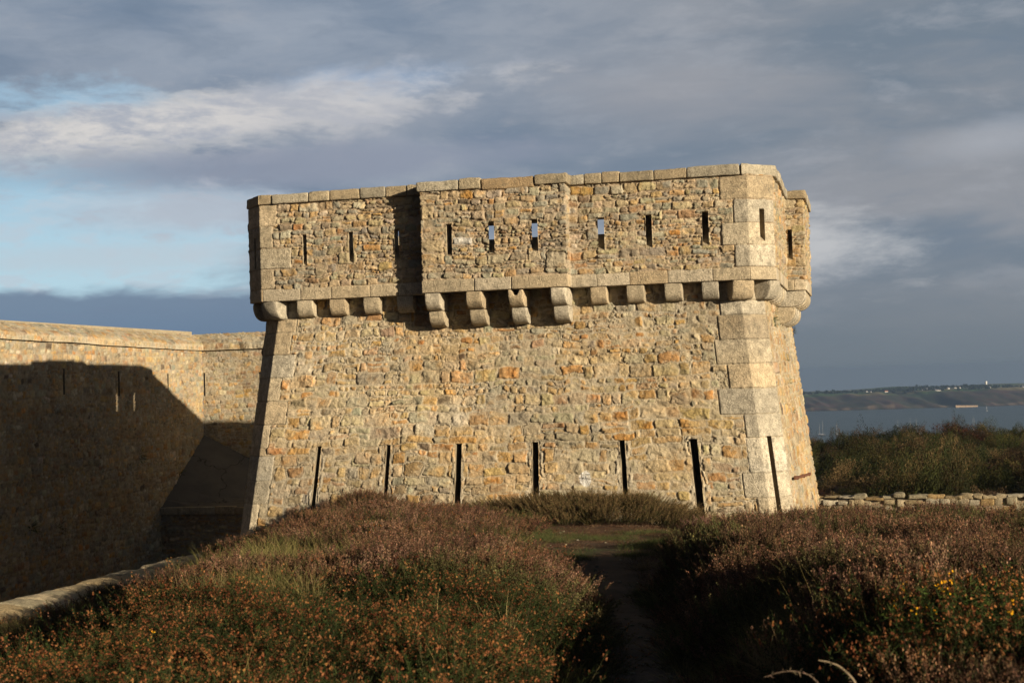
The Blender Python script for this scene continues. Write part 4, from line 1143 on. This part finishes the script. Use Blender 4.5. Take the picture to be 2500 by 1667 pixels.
# ================================================================== VEGETATION
def quads_mesh(P, Cc):
    n = len(P); return P.reshape(-1, 3), np.arange(4 * n).reshape(n, 4), np.repeat(Cc, 4, 0)
def unit(v): return v / np.maximum(np.linalg.norm(v, axis=-1, keepdims=True), 1e-9)
def ribbons(base, dirs, length, width, bend, rg, colr, seg=3, coltip=None):
    """curved tapering blades; base (n,3) dirs (n,3)"""
    n = len(base); side = unit(np.cross(dirs, rg.normal(0, 1, (n, 3)))); P = []; Cc = []
    p = base.copy(); d = dirs.copy()
    for k in range(seg):
        d2 = unit(d + bend * np.array([0, 0, -1]) * .5 + rg.normal(0, .05, (n, 3)))
        q = p + d2 * (length / seg)[:, None]
        w0 = width * (1 - k / seg); w1 = width * (1 - (k + 1) / seg) + .0004
        P.append(np.stack([p - side * w0[:, None] / 2, p + side * w0[:, None] / 2, q + side * w1[:, None] / 2, q - side * w1[:, None] / 2], 1))
        c = colr if coltip is None else colr + (coltip - colr) * (k / max(1, seg - 1))
        Cc.append(c); p, d = q, d2
    return np.concatenate(P), np.concatenate(Cc), p, d
def leaves(pts, rg, size, asp, colr, up=.3):
    n = len(pts); a = unit(rg.normal(0, 1, (n, 3)) + np.array([0, 0, up])); b_ = unit(np.cross(a, rg.normal(0, 1, (n, 3))))
    s = (size * rg.uniform(.6, 1.4, n))[:, None]
    return np.stack([pts - b_ * s * asp / 2, pts + a * s * .1 + b_ * s * asp / 2, pts + a * s, pts + a * s * .5 - b_ * s * asp / 2], 1), colr
def jit(c, n, rg, v=.25): return np.array(c)[None] * rg.uniform(1 - v, 1 + v, (n, 1)) * (1 + rg.normal(0, .06, (n, 3)))
def heather(seed, n=40, h=.40, flower=(.27, .135, .085), green=(.045, .05, .02), stem=(.075, .045, .03), r=.18, lean=.62):
    rg = np.random.default_rng(seed)
    base = np.stack([rg.normal(0, r * .55, n), rg.normal(0, r * .55, n), np.zeros(n) - .03], 1)
    dirs = unit(np.stack([base[:, 0] / r * lean + rg.normal(0, .16, n), base[:, 1] / r * lean + rg.normal(0, .16, n), np.ones(n)], 1))
    ln = h * rg.uniform(.65, 1.15, n)
    P = []; K = []
    p, c, tip, d = ribbons(base, dirs, ln, np.full(n, .005), .05, rg, jit(stem, n, rg), 2)
    P.append(p); K.append(c)
    for i in range(n):
        ax = tip[i] - base[i]
        m1 = 20; t_ = rg.uniform(.3, .8, m1)[:, None]; q = base[i] + ax * t_ + rg.normal(0, .013, (m1, 3))
        a, b_ = leaves(q, rg, .022, .3, jit(green, m1, rg, .4), .9); P.append(a); K.append(b_)
        fc = np.array(flower) * rg.uniform(.6, 1.4)
        for k in range(int(rg.integers(3, 7))):      # flower spikes
            s0 = base[i] + ax * rg.uniform(.5, .72) + rg.normal(0, .008, 3); dd = unit(ax + rg.normal(0, .085, 3))[None]
            L_ = np.array([h * rg.uniform(.14, .28)])
            a, b_, _, _ = ribbons(s0[None], dd, L_, np.array([.006]), 0, rg, jit(fc * .7, 1, rg, .2), 2); P.append(a); K.append(b_)
            m2 = 14; q = s0 + dd * (L_ * rg.uniform(.05, 1, m2))[:, None] + rg.normal(0, .005, (m2, 3))
            a, b_ = leaves(q, rg, .0105, .7, jit(fc * 1.25, m2, rg, .4), .9); P.append(a); K.append(b_)
    return quads_mesh(np.concatenate(P), np.concatenate(K))
def gorse(seed, n=30, h=.34, green=(.05, .075, .016), flower=(.40, .165, .055), fl=4, yellow=0, r=.2, needle=40):
    rg = np.random.default_rng(seed)
    base = np.stack([rg.normal(0, r * .55, n), rg.normal(0, r * .55, n), np.zeros(n) - .03], 1)
    dirs = unit(np.stack([base[:, 0] / r * .8 + rg.normal(0, .3, n), base[:, 1] / r * .8 + rg.normal(0, .3, n), np.ones(n)], 1))
    ln = h * rg.uniform(.6, 1.15, n); P = []; K = []
    p, c, tip, d = ribbons(base, dirs, ln, np.full(n, .007), .02, rg, jit((.07, .05, .025), n, rg), 2); P.append(p); K.append(c)
    for i in range(n):
        g = np.array(green) * rg.uniform(.7, 1.4)
        t_ = rg.uniform(.3, 1, needle)[:, None]; q = base[i] + (tip[i] - base[i]) * t_
        dd = unit(d[i] * .6 + rg.normal(0, .7, (needle, 3)))
        a, b_, _, _ = ribbons(q, dd, rg.uniform(.02, .05, needle), np.full(needle, .0045), 0, rg, jit(g, needle, rg, .35), 1); P.append(a); K.append(b_)
        k = rg.poisson(fl)
        if k:
            t_ = rg.uniform(.75, 1.05, k)[:, None]; q = base[i] + (tip[i] - base[i]) * t_ + rg.normal(0, .013, (k, 3))
            for _ in range(3):
                a, b_ = leaves(q, rg, .0125, .8, jit(flower, k, rg, .4), .3); P.append(a); K.append(b_)
        if yellow and rg.random() < yellow:
            k = rg.integers(2, 7); q = tip[i] + rg.normal(0, .02, (k, 3))
            for _ in range(2):
                a, b_ = leaves(q, rg, .014, .9, jit((.62, .29, .012), k, rg, .2), .3); P.append(a); K.append(b_)
    return quads_mesh(np.concatenate(P), np.concatenate(K))
def grass(seed, n=70, h=.38, c0=(.05, .06, .018), c1=(.26, .19, .075), r=.12, lean=.5, w=.006, bend=.5):
    rg = np.random.default_rng(seed)
    base = np.stack([rg.normal(0, r * .5, n), rg.normal(0, r * .5, n), np.zeros(n) - .02], 1)
    dirs = unit(np.stack([base[:, 0] / r * lean + rg.normal(0, .28, n), base[:, 1] / r * lean + rg.normal(0, .28, n), np.ones(n)], 1))
    mixv = rg.uniform(0, 1, (n, 1)); ca = np.array(c0) * (1 - mixv) + np.array(c1) * mixv; 
    p, c, tip, d = ribbons(base, dirs, h * rg.uniform(.5, 1.2, n), np.full(n, w), bend, rg, ca * .8, 4, ca * 1.2)
    return quads_mesh(p, c)
def furze_bush(seed, n=13000, rx=1.0, rz=.8, col_=(.07, .085, .02), col2=(.22, .13, .06), mixp=.3, size=.05):
    """a whole rounded spiny bush, about a metre across"""
    rg = np.random.default_rng(seed)
    p = rg.normal(0, 1, (n, 3)); p[:, 2] = np.abs(p[:, 2]) * .9; p = unit(p)
    lump = 1 + .95 * fbm(p[:, 0] * 2.6 + seed, p[:, 1] * 2.6 + p[:, 2] * 2.4, seed, 3)
    rad = lump * rg.uniform(.5, 1, n) ** .5
    q = p * rad[:, None] * np.array([rx, rx, rz])
    k = sstep(-.1, .25, fbm(q[:, 0] * 2.2 + 9, q[:, 1] * 2.2 + q[:, 2] * 2.5, seed + 3, 3) + (mixp - .5))[:, None]
    cc = (np.array(col_) * (1 - k) + np.array(col2) * k) * rg.uniform(.5, 1.5, (n, 1))
    dd = unit(p + rg.normal(0, .6, (n, 3)) + np.array([0, 0, .35]))
    a, b_, _, _ = ribbons(q, dd, size * rg.uniform(.5, 1.4, n), np.full(n, .017), 0, rg, cc, 1)
    return quads_mesh(a, b_)
def proto(name, vfc, mat=M_LEAF):
    return obj(name, mesh_data(name, vfc[0], vfc[1], vfc[2], smooth=False), mat, link=False)

def scatter(name, pts, var, rot, scl, protos, label, cat):
    """one 'stuff' object: points with a geometry node tree that sets the clumps on them"""
    me = bpy.data.meshes.new(name); me.vertices.add(len(pts)); me.vertices.foreach_set('co', np.asarray(pts, np.float32).ravel())
    def attr(n, t_, a, f): x = me.attributes.new(n, t_, 'POINT'); x.data.foreach_set(f, np.asarray(a).ravel())
    attr('var', 'INT', var.astype(np.int32), 'value'); attr('rot', 'FLOAT_VECTOR', rot.astype(np.float32), 'vector'); attr('scl', 'FLOAT_VECTOR', scl.astype(np.float32), 'vector')
    o = obj(name, me)
    ng = bpy.data.node_groups.new(name + '_nodes', 'GeometryNodeTree'); ng.is_modifier = True
    ng.interface.new_socket('Geometry', in_out='INPUT', socket_type='NodeSocketGeometry'); ng.interface.new_socket('Geometry', in_out='OUTPUT', socket_type='NodeSocketGeometry')
    N = ng.nodes; Lk = ng.links; gi = N.new('NodeGroupInput'); go = N.new('NodeGroupOutput'); jn = N.new('GeometryNodeJoinGeometry')
    def named(n, t_): x = N.new('GeometryNodeInputNamedAttribute'); x.data_type = t_; x.inputs[0].default_value = n; return x.outputs[0]
    va, ro, sc_ = named('var', 'INT'), named('rot', 'FLOAT_VECTOR'), named('scl', 'FLOAT_VECTOR')
    for i, pr in enumerate(protos):
        oi = N.new('GeometryNodeObjectInfo'); oi.inputs['Object'].default_value = pr; oi.inputs['As Instance'].default_value = True
        cmp_ = N.new('FunctionNodeCompare'); cmp_.data_type = 'INT'; cmp_.operation = 'EQUAL'; Lk.new(va, cmp_.inputs[2]); cmp_.inputs[3].default_value = i
        ip = N.new('GeometryNodeInstanceOnPoints'); Lk.new(gi.outputs[0], ip.inputs['Points']); Lk.new(cmp_.outputs[0], ip.inputs['Selection'])
        Lk.new(oi.outputs['Geometry'], ip.inputs['Instance']); Lk.new(ro, ip.inputs['Rotation']); Lk.new(sc_, ip.inputs['Scale'])
        Lk.new(ip.outputs[0], jn.inputs[0])
    Lk.new(jn.outputs[0], go.inputs[0])
    md = o.modifiers.new('clumps', 'NODES'); md.node_group = ng
    tag(o, label, cat, kind='stuff'); return o

rg = np.random.default_rng(123)
NH = 7
PR_HEA = [proto('heather_clump', heather(10 + i, flower=[(.17, .085, .05), (.14, .07, .04), (.20, .115, .075), (.10, .06, .032), (.15, .08, .05), (.075, .065, .025), (.10, .085, .035)][i], green=[(.04, .042, .016)] * 5 + [(.045, .06, .018), (.05, .055, .02)][0:2] if False else ([(.04, .042, .016)] * 5 + [(.045, .06, .018), (.055, .06, .02)])[i], r=.17)) for i in range(NH)]
PR_GOR = [proto('gorse_clump', gorse(30 + i, flower=[(.21, .08, .031), (.17, .06, .023), (.22, .09, .036)][i], fl=[1.0, 7.5, 4][i], green=[(.026, .038, .010), (.036, .042, .012), (.026, .034, .010)][i], n=38, h=[.38, .30, .34][i])) for i in range(3)] + [proto('gorse_clump_flowering', gorse(40, fl=2, yellow=.12))]
PR_GRA = [proto('grass_tuft', grass(50)), proto('grass_tuft', grass(51, c0=(.06, .075, .02), c1=(.20, .17, .06))), proto('grass_tuft', grass(52, h=.3, c0=(.10, .08, .035), c1=(.34, .26, .12)))]
PR_SHORT = [proto('short_grass', grass(60 + i, n=70, h=[.13, .11, .07, .06][i], c0=[(.03, .048, .014), (.04, .05, .016), (.05, .026, .016), (.08, .045, .028)][i], c1=[(.09, .10, .035), (.14, .11, .045), (.11, .06, .035), (.19, .125, .075)][i], r=.18, lean=[.5, .6, 1.6, 2.2][i], w=.005)) for i in range(4)]
# candidate positions, thinning with distance
def cand(n, ymin, ymax):
    Y = ymin + (ymax - ymin) * rg.uniform(0, 1, n); hw = .37 * Y + 2.2; X = rg.uniform(-1, 1, n) * hw
    w = hw / hw.max(); k = rg.uniform(0, 1, n) < w
    return X[k], Y[k]
def allowed(x, y, m_=.12):
    u, v = w2u(x, y); b_ = -.36
    on = (u > cs_u(v) + np.where((v < -3) & (v > -17), .95 + .3 * np.sin(v * 1.7), .5)) | (v < -34)
    body = (u > b_ - m_) & (u < W - b_ + m_) & (v > b_ - m_) & (v < DP + .5)
    return on & ~body & (v < 60)
X, Y = cand(62000, 4.5, 56)
thin = rg.uniform(0, 1, len(X)) < np.interp(Y, [5, 12, 25, 40, 56], [1.0, .9, .62, .42, .35]); X, Y = X[thin], Y[thin]
ok = allowed(X, Y) & ~((Y > 50) & (X < 8)); X, Y = X[ok], Y[ok]
pxx = path_x(Y); dx = X - pxx
clear = sstep(20, 26, Y) * sstep(35.6, 34.2, Y)
edge = .40 + .25 * fbm(Y * .7, dx * 0 + np.sign(dx), 501, 2)
lhs = dx < 0
cw = np.where(lhs, edge + (1.25 + .5 * fbm(Y * .9, dx * 0, 502, 2)) * clear, edge + (1.9 + 1.5 * sstep(28, 31, Y)) * clear)
keep = (np.abs(dx) > cw); 
nz = fbm(X * .45, Y * .45, 510, 3); nz2 = fbm(X * .8 + 30, Y * .8, 520, 3)
typ = np.zeros(len(X), int)       # 0 heather 1 gorse 2 grass
gl = lhs & (Y + nz * 6 + X * .25 < 13.8); typ[gl] = 1
pink = lhs & (nz2 > .30) & (Y < 11); typ[pink & gl] = 0
grassy = (lhs & (np.abs(X + 3.9 + .06 * (Y - 18)) < 1.6 + nz) & (Y > 14.5) & (Y < 23) & (nz2 > -.25)); typ[grassy] = 2
typ[(np.abs(dx) < cw + .45) & (rg.uniform(0, 1, len(X)) < .62)] = 2
rg2 = ~lhs & (X / Y > .20) & (Y < 10.5) & (nz > -.2); typ[rg2] = 1
rgr = ~lhs & (X / Y < .22) & (X / Y > .11) & (Y < 13.5) & (nz2 > .08); typ[rgr] = 2
typ[(rg.uniform(0, 1, len(X)) < .05)] = 2
typ[lhs & (typ == 0) & (rg.uniform(0, 1, len(X)) < .10)] = 1
u_, v_ = w2u(X, Y)
cen = (np.hypot((u_ - 9.7) / 2.5, (v_ + 1.6) / 1.1) < 1.0)
gap = (fbm(X * 1.1, Y * 1.1, 530, 3) < -.15) & (rg.uniform(0, 1, len(X)) < .85)     # thin spots
keep &= ~gap | (typ == 2)
X, Y, typ, lhs, u_, v_, nz, nz2, dx = [a[keep] for a in (X, Y, typ, lhs, u_, v_, nz, nz2, dx)]
Z = G(X, Y)
n = len(X)
rot = np.stack([rg.normal(0, .12, n), rg.normal(0, .12, n), rg.uniform(0, 6.28, n)], 1)
tall = 1 + .42 * fbm(X * .7, Y * .7, 540, 3) + .12 * rg.normal(0, 1, n) + np.where(~lhs & (dx > .6), .22 + .3 * sstep(18, 26, Y), 0) + .25 * sstep(30, 40, Y)
tall *= sstep(.2, 1.1, np.abs(dx)) * .4 + .6
s0 = rg.uniform(.8, 1.2, n) * np.interp(Y, [5, 15, 30, 50], [1.0, 1.1, 1.3, 1.6])
scl = np.stack([s0, s0, s0 * tall / np.interp(Y, [5, 15, 30, 50], [1.0, 1.06, 1.22, 1.45])], 1)
P3d = np.stack([X, Y, Z], 1)
def sel(k): return typ == k
s = sel(0); scatter('heather', P3d[s], np.where(fbm(P3d[s][:, 0] * .55, P3d[s][:, 1] * .55, 580, 3) + rg.normal(0, .22, s.sum()) > .22, rg.integers(5, 7, s.sum()), rg.integers(0, 5, s.sum())), rot[s], scl[s], PR_HEA, 'faded brown pink heather covering both banks', 'heather')
s = sel(1); vv = rg.integers(0, 3, s.sum()); vv[rg.uniform(0, 1, s.sum()) < .006] = 3
scatter('dwarf_gorse', P3d[s], vv, rot[s], scl[s], PR_GOR, 'low green gorse dotted with dry orange flowers in the foreground', 'gorse')
s = sel(2); scatter('grass', P3d[s], rg.integers(0, 3, s.sum()), rot[s], scl[s], PR_GRA, 'tufts of wiry green and straw coloured grass', 'grass')
# short turf in the clearing and along the path
NT_ = 9000; Yt = rg.uniform(9, 36.2, NT_); Xt = path_x(Yt) + np.where(Yt > 21, rg.uniform(-2.0, 4.2, NT_), rg.normal(0, .5, NT_))
k = allowed(Xt, Yt) & ((np.abs(Xt - path_x(Yt)) > .33) | (Yt > 27))
Xt, Yt = Xt[k], Yt[k]; n = len(Xt)
vt = np.where(fbm(Xt * .7, Yt * .7, 560, 3) + rg.normal(0, .1, n) > .06, rg.integers(0, 2, n), rg.integers(2, 4, n))
scatter('turf', np.stack([Xt, Yt, G(Xt, Yt)], 1), vt, np.stack([rg.normal(0, .1, n), rg.normal(0, .1, n), rg.uniform(0, 6.28, n)], 1), np.repeat(rg.uniform(.7, 1.3, (n, 1)), 3, 1), PR_SHORT, 'short turf in the worn clearing before the tower', 'grass')

# small stones trodden into the path
mb = MB(); rgp = np.random.default_rng(44)
for k_ in range(170):
    y_ = rgp.uniform(9, 33); x_ = float(path_x(y_)) + (rgp.normal(0, .28) if y_ < 24 else rgp.uniform(-1, 2.5)); r_ = rgp.uniform(.01, .03) * (1 if y_ < 24 else .7)
    z_ = float(G(x_, y_)) + .012
    v, f = rough_block(quadblock([(x_ - r_, y_ - r_), (x_ + r_ * 1.4, y_ - r_), (x_ + r_, y_ + r_ * .8), (x_ - r_, y_ + r_)], z_ - r_ * .5, z_ + r_ * .7), r_ * .6, r_ * .4, .2, k_)
    mb.add(v, f, PAL[rgp.choice([0, 4, 5, 3])] * rgp.uniform(.35, .8))
o = mb.build('pebbles', M_GRA); tag(o, 'small stones trodden into the path', 'pebbles', kind='stuff')

# bushes that stand out by themselves
def cluster(name, pts, protos, label, cat, scale, seed, zs=1.0):
    rg = np.random.default_rng(seed); V = []; F = []; Cc = []; n0 = 0
    o0 = np.array(pts).mean(0)
    for p in pts:
        pr = protos[rg.integers(len(protos))]; a = rg.uniform(0, 6.28); s = scale * rg.uniform(.75, 1.25); v, f, c = pr
        ca, sa = math.cos(a), math.sin(a)
        v2 = np.stack([(v[:, 0] * ca - v[:, 1] * sa) * s, (v[:, 0] * sa + v[:, 1] * ca) * s, v[:, 2] * s * zs], 1)
        tl = (np.array(p) - o0)[:2] * .35; v2[:, :2] += np.outer(np.clip(v2[:, 2], 0, None), tl)
        V.append(v2 + np.array(p) - o0); F.append(f + n0); Cc.append(c * rg.uniform(.8, 1.2)); n0 += len(v)
    o = obj(name, mesh_data(name, np.concatenate(V), np.concatenate(F), np.concatenate(Cc), smooth=False), M_LEAF); o.location = o0
    tag(o, label, cat); return o
def mound_pts(cu, cv, ru, rv, h, n, seed):
    rg = np.random.default_rng(seed); out = []
    for i in range(n):
        r = math.sqrt(rg.random()); a = rg.uniform(0, 6.28); x, y = u2w(cu + ru * r * math.cos(a), cv + rv * r * math.sin(a))
        out.append((x, y, float(G(x, y)) + h * (1 - r * r) - .05))
    return out
olive = [heather(70 + i, flower=(.14, .095, .045), green=(.05, .055, .018), h=.5, n=36) for i in range(2)] + [grass(73, h=.5, n=60, c0=(.05, .055, .018), c1=(.17, .13, .05))]
cluster('heather_bush', mound_pts(9.6, -1.7, 3.1, 1.0, .40, 190, 1), olive, 'broad olive green bush against the wall between fourth and sixth slits', 'bush', 1.05, 3)
cluster('heather_bush', mound_pts(7.2, -2.2, .7, .5, .12, 26, 11), olive[:2], 'small dark bush beside the fourth slit at left end of the olive bush', 'bush', .9, 4)
rosy = [heather(80 + i, flower=(.20, .115, .07), green=(.05, .05, .02), h=.5, n=36) for i in range(2)]
cluster('heather_bush', mound_pts(3.5, -1.4, 1.5, .8, .45, 80, 2), rosy + olive[:1], 'rounded heather bush rising against the wall at the second slit', 'bush', 1.0, 5)
dark = [heather(90 + i, flower=(.20, .105, .085), green=(.03, .035, .015), h=.6, n=40) for i in range(2)]
cluster('heather_bush', mound_pts(13.9, -3.0, 1.5, 1.3, .35, 75, 6), dark, 'tall dark heather bush before the right corner of the tower', 'bush', 1.1, 6)
def at_pix(px, py, lift=.3):
    d = pix_dir(px, py); ys_ = np.linspace(4, 60, 4000); xx = d[0] / d[1] * ys_; zz = d[2] / d[1] * ys_
    i = int(np.argmax(zz < G(xx, ys_) + lift)); return np.array([xx[i], ys_[i], float(G(xx[i], ys_[i]))])
yel = [gorse(95 + i, n=34, h=.42, fl=1, yellow=.07) for i in range(2)]
c = np.array([3.05, 9.0, float(G(3.05, 9.0))]); cluster('gorse_bush', [(c[0] + rg.normal(0, .4), c[1] + rg.normal(0, .35), c[2] + .1) for i in range(15)], yel, 'gorse bush with bright yellow flowers at the bottom right corner', 'bush', 1.0, 8)
straw = [grass(99, n=110, h=.45, c0=(.24, .17, .08), c1=(.36, .27, .14), r=.12, lean=.8)]
c = np.array([1.72, 10.2, float(G(1.72, 10.2)) + .15]); cluster('grass_tuft', [(c[0], c[1], c[2] + .25), (c[0] + .1, c[1] - .1, c[2] + .2)], straw, 'pale straw coloured grass tuft at the foot of the right bank', 'grass tuft', .8, 9)
c = at_pix(1556, 1362, .2); cluster('grass_tuft', [(c[0], c[1], c[2]), (c[0] + .15, c[1], c[2])], straw, 'lone straw grass tuft beside the path at the edge of the clearing', 'grass tuft', .9, 10)
# bramble stems
def stem(name, pts, r, label, c=(.22, .165, .11), thorns=26, seed=0):
    rg = np.random.default_rng(seed); pts = np.array(pts, float)
    t_ = np.linspace(0, 1, len(pts)); tt = np.linspace(0, 1, 26); q = np.stack([np.interp(tt, t_, pts[:, i]) for i in range(3)], 1)
    for _ in range(3): q[1:-1] = (q[:-2] + 2 * q[1:-1] + q[2:]) / 4
    mb = MB(); n = 6; V = []
    for i in range(len(q)):
        d = unit(q[min(i + 1, 25)] - q[max(i - 1, 0)]); a = unit(np.cross(d, [0, .3, 1])); b_ = np.cross(d, a); rr = r * (1 - .6 * i / 25)
        V += [q[i] + a * rr * math.cos(k / n * 6.283) + b_ * rr * math.sin(k / n * 6.283) for k in range(n)]
    mb.add(V, [(i * n + k, i * n + (k + 1) % n, (i + 1) * n + (k + 1) % n, (i + 1) * n + k) for i in range(25) for k in range(n)], c)
    ti = rg.integers(1, 24, thorns); dd = unit(rg.normal(0, 1, (thorns, 3)))
    p, cc, _, _ = ribbons(q[ti], dd, rg.uniform(.012, .03, thorns), np.full(thorns, .006), 0, rg, jit(c, thorns, rg), 1); mb.add(*quads_mesh(p, cc))
    o = mb.build(name, M_LEAF); tag(o, label, 'bramble'); return o
def pixpt(px, py, D): d = pix_dir(px, py); return d / d[1] * D
D = 6.7
stem('bramble_stem', [pixpt(2120, 1760, D), pixpt(2088, 1664, D), pixpt(2072, 1645, D), pixpt(2048, 1624, D), pixpt(2020, 1614, D), pixpt(1998, 1611, D)], .007, 'bleached thorny bramble stem arching over the heather at bottom right', seed=1)
stem('bramble_stem', [pixpt(2030, 1750, D), pixpt(2000, 1668, D), pixpt(1975, 1645, D), pixpt(1935, 1636, D), pixpt(1900, 1640, D), pixpt(1866, 1652, D)], .004, 'thin leafless bramble stem left of the bleached arching one', (.24, .18, .12), 50, 2)

# small plants rooted in the masonry
def wall_plant(px, py, face, size, label, seed):
    d = pix_dir(px, py); ou, ov = w2u(0, 0); du = d[0] * cp - d[1] * sp; dv = d[0] * sp + d[1] * cp
    # intersect with the battered face
    tlo, thi = 5.0, 90.0
    for i in range(60):
        tm = (tlo + thi) / 2; u = ou + du * tm; v = ov + dv * tm; z = d[2] * tm
        ins = (v > Bz(z)) if face == 'f' else ((u < W - Bz(z)) if face == 'r' else (u < UL + .02))
        if ins: thi = tm
        else: tlo = tm
    p = d * tlo; n = np.array([-sp, -cp, 0]) if face == 'f' else np.array([cp, -sp, 0])
    v_, f_, c_ = gorse(seed, n=16, h=.16, r=.1, fl=0, green=(.06, .09, .02), needle=20)
    s = size / .16
    R_ = np.stack([unit(np.cross([0, 0, 1], n)), np.array([0, 0, 1.0]), n], 1)
    vv = (v_ * s) @ R_.T + np.array([0, 0, -.2]) * 0
    o = obj('wall_plant', mesh_data('wall_plant', vv, f_, c_, smooth=False), M_LEAF); o.location = p
    tag(o, label, 'plant', 'plants rooted in the old walls')
wall_plant(1888, 776, 'r', .20, 'bushy green plant on the side face just under the parapet corbels', 201)
wall_plant(1888, 790, 'r', .16, 'lower part tuft hanging beneath the bushy plant under the corbels', 202)
wall_plant(1920, 875, 'r', .12, 'small green tuft high on the side face, well below the corbels', 203)
wall_plant(1928, 932, 'r', .10, 'small green tuft halfway up the side face, left of two tiny ones', 204)
wall_plant(1936, 1000, 'r', .10, 'small green tuft low on the side face above the iron bar', 205)
wall_plant(1937, 808, 'r', .16, 'green tuft sticking out at the far edge under the side box', 206)
wall_plant(1180, 873, 'f', .12, 'green sprig in a joint of the front wall below the box', 207)
wall_plant(1625, 776, 'f', .10, 'small green sprig on the front wall under the right hand corbels', 208)

wall_plant(445, 1160, 'l', .30, 'dark weed on the shaded rampart close to the left edge of the ramp', 209)
wall_plant(345, 1112, 'l', .30, 'dark weed highest on the shaded rampart, up left from the ramp', 210)
wall_plant(78, 1292, 'l', .36, 'dark weed low down on the shaded rampart near the left frame edge', 211)
wall_plant(148, 1290, 'l', .26, 'dark weed low on the shaded rampart, right of the one near the frame edge', 212)

# ---- gorse on the slope beyond the low wall
GB = [furze_bush(300, col_=(.035, .042, .012), col2=(.13, .078, .034), mixp=.3), furze_bush(301, col_=(.032, .04, .012), col2=(.15, .095, .046), mixp=.52), furze_bush(302, col_=(.045, .05, .013), col2=(.085, .062, .022), mixp=.3),
      furze_bush(303, rz=.55, col_=(.075, .033, .02), col2=(.05, .03, .018), mixp=.4, size=.045), furze_bush(304, rz=.5, col_=(.055, .035, .022), col2=(.10, .062, .033), mixp=.5, size=.045)]
GB = [(v_, f_, c_ * .78) for v_, f_, c_ in GB]
PGB = [proto('gorse_bush_clump', g, M_BUSH) for g in GB]
rg = np.random.default_rng(9)
px_b = []
for k_ in range(9000):
    yb_ = rg.uniform(57.8, 106); xb_ = rg.uniform(.12, .52) * yb_
    md = 1.75 if yb_ > 61 else 1.1
    if all((xb_ - a_) ** 2 + ((yb_ - b_) * .8) ** 2 > md * md for a_, b_ in px_b): px_b.append((xb_, yb_))
Xb, Yb = np.array(px_b).T; NB = len(Xb)
nzb = fbm(Xb * .12, Yb * .10, 600, 3); nzc = fbm(Xb * .16 + 40, Yb * .12, 610, 3)
var = np.where(nzb > .12, 2, np.where(nzb > -.1, 0, 1)); var = np.where(nzc > .34, 3, var); var = np.where((nzc < -.42), 4, var)
var = np.where(Yb < 61, np.where(rg.random(NB) < .7, 4, var), var)
n = len(Xb); sb = rg.uniform(.75, 1.55, n) * np.where(var < 3, 1.05, .8) * np.where(Yb > 92, .62, 1) * np.interp(Xb / Yb, [.19, .25], [.6, 1])
lump = 1 + .5 * fbm(Xb * .2, Yb * .2, 620, 2)
scb = np.stack([sb * 1.0, sb * 1.0, sb * rg.uniform(.6, 1.9, n) * lump * np.where(Yb > 98, .95, 1.0)], 1)
Zb = G(Xb, Yb) - .1
scatter('gorse_thicket', np.stack([Xb, Yb, Zb], 1), var, np.stack([rg.normal(0, .1, n), rg.normal(0, .1, n), rg.uniform(0, 6.28, n)], 1), scb, PGB, 'gorse and heath thicket covering the slope beyond the low wall', 'gorse')
def crest(px, pytop, kind, w, lab, seed, Yd=100.0):
    d = pix_dir(px, pytop); x = d[0] / d[1] * Yd; zt = d[2] / d[1] * Yd; zg = float(G(x, Yd))
    g = GB[kind]; v = g[0].copy(); h = max(.9, zt - zg); v = v * np.array([w, w, h / v[:, 2].max()])
    o = obj('gorse_bush', mesh_data('gorse_bush', v, g[1], g[2], smooth=False), M_LEAF); o.location = (x, Yd, zg - .02); o.rotation_euler = (0, 0, seed); tag(o, lab, 'bush')
crest(2142, 1030, 0, 1.3, 'green gorse bush standing highest on the left of the slope crest', 1)
crest(2235, 1026, 1, 1.2, 'brown topped gorse bush on the crest just left of the dip', 2)
crest(2200, 1028, 1, .9, 'smaller brown gorse bush left of the brown topped one on the crest', 3)
crest(2345, 1026, 3, 2.6, 'dark red rounded heath bush on the crest right of the dip', 4)
crest(2095, 1038, 0, 1.2, 'dark green gorse bush at the left shoulder of the crest', 5)
crest(2490, 1028, 2, 1.5, 'green gorse bush on the crest at the right edge', 6)

# ================================================================== HAZE
hz = bpy.data.materials.new('haze_air'); hz.use_nodes = True; hz.node_tree.nodes.clear(); ht = NT(hz.node_tree)
ho = ht.node('ShaderNodeOutputMaterial'); pv = ht.node('ShaderNodeVolumePrincipled')
pv.inputs['Color'].default_value = (.48, .67, .95, 1); pv.inputs['Density'].default_value = .00019; pv.inputs['Anisotropy'].default_value = .55
ht.l.new(pv.outputs[0], ho.inputs['Volume'])
x0, x1, y0, y1, z0, z1 = -9200, 9200, -300, 3700, -71.5, 9.0
V = [(x0, y0, z0), (x1, y0, z0), (x1, y1, z0), (x0, y1, z0), (x0, y0, z1), (x1, y0, z1), (x1, y1, z1), (x0, y1, z1)]
o = obj('haze', mesh_data('haze', V, np.array([(0, 3, 2, 1), (4, 5, 6, 7), (0, 1, 5, 4), (1, 2, 6, 5), (2, 3, 7, 6), (3, 0, 4, 7)]), smooth=False), hz)
tag(o, 'thin sea haze over the strait and far shore', 'haze', kind='stuff')

# ================================================================== RENDER SETTINGS
vs_ = SC.view_settings; vs_.view_transform = 'Standard'; vs_.look = 'None'; vs_.gamma = 1; vs_.use_curve_mapping = False; vs_.exposure = EXPO
SC.cycles.max_bounces = 6; SC.cycles.diffuse_bounces = 3; SC.cycles.glossy_bounces = 2; SC.cycles.transmission_bounces = 2; SC.cycles.volume_bounces = 0; SC.cycles.transparent_max_bounces = 6
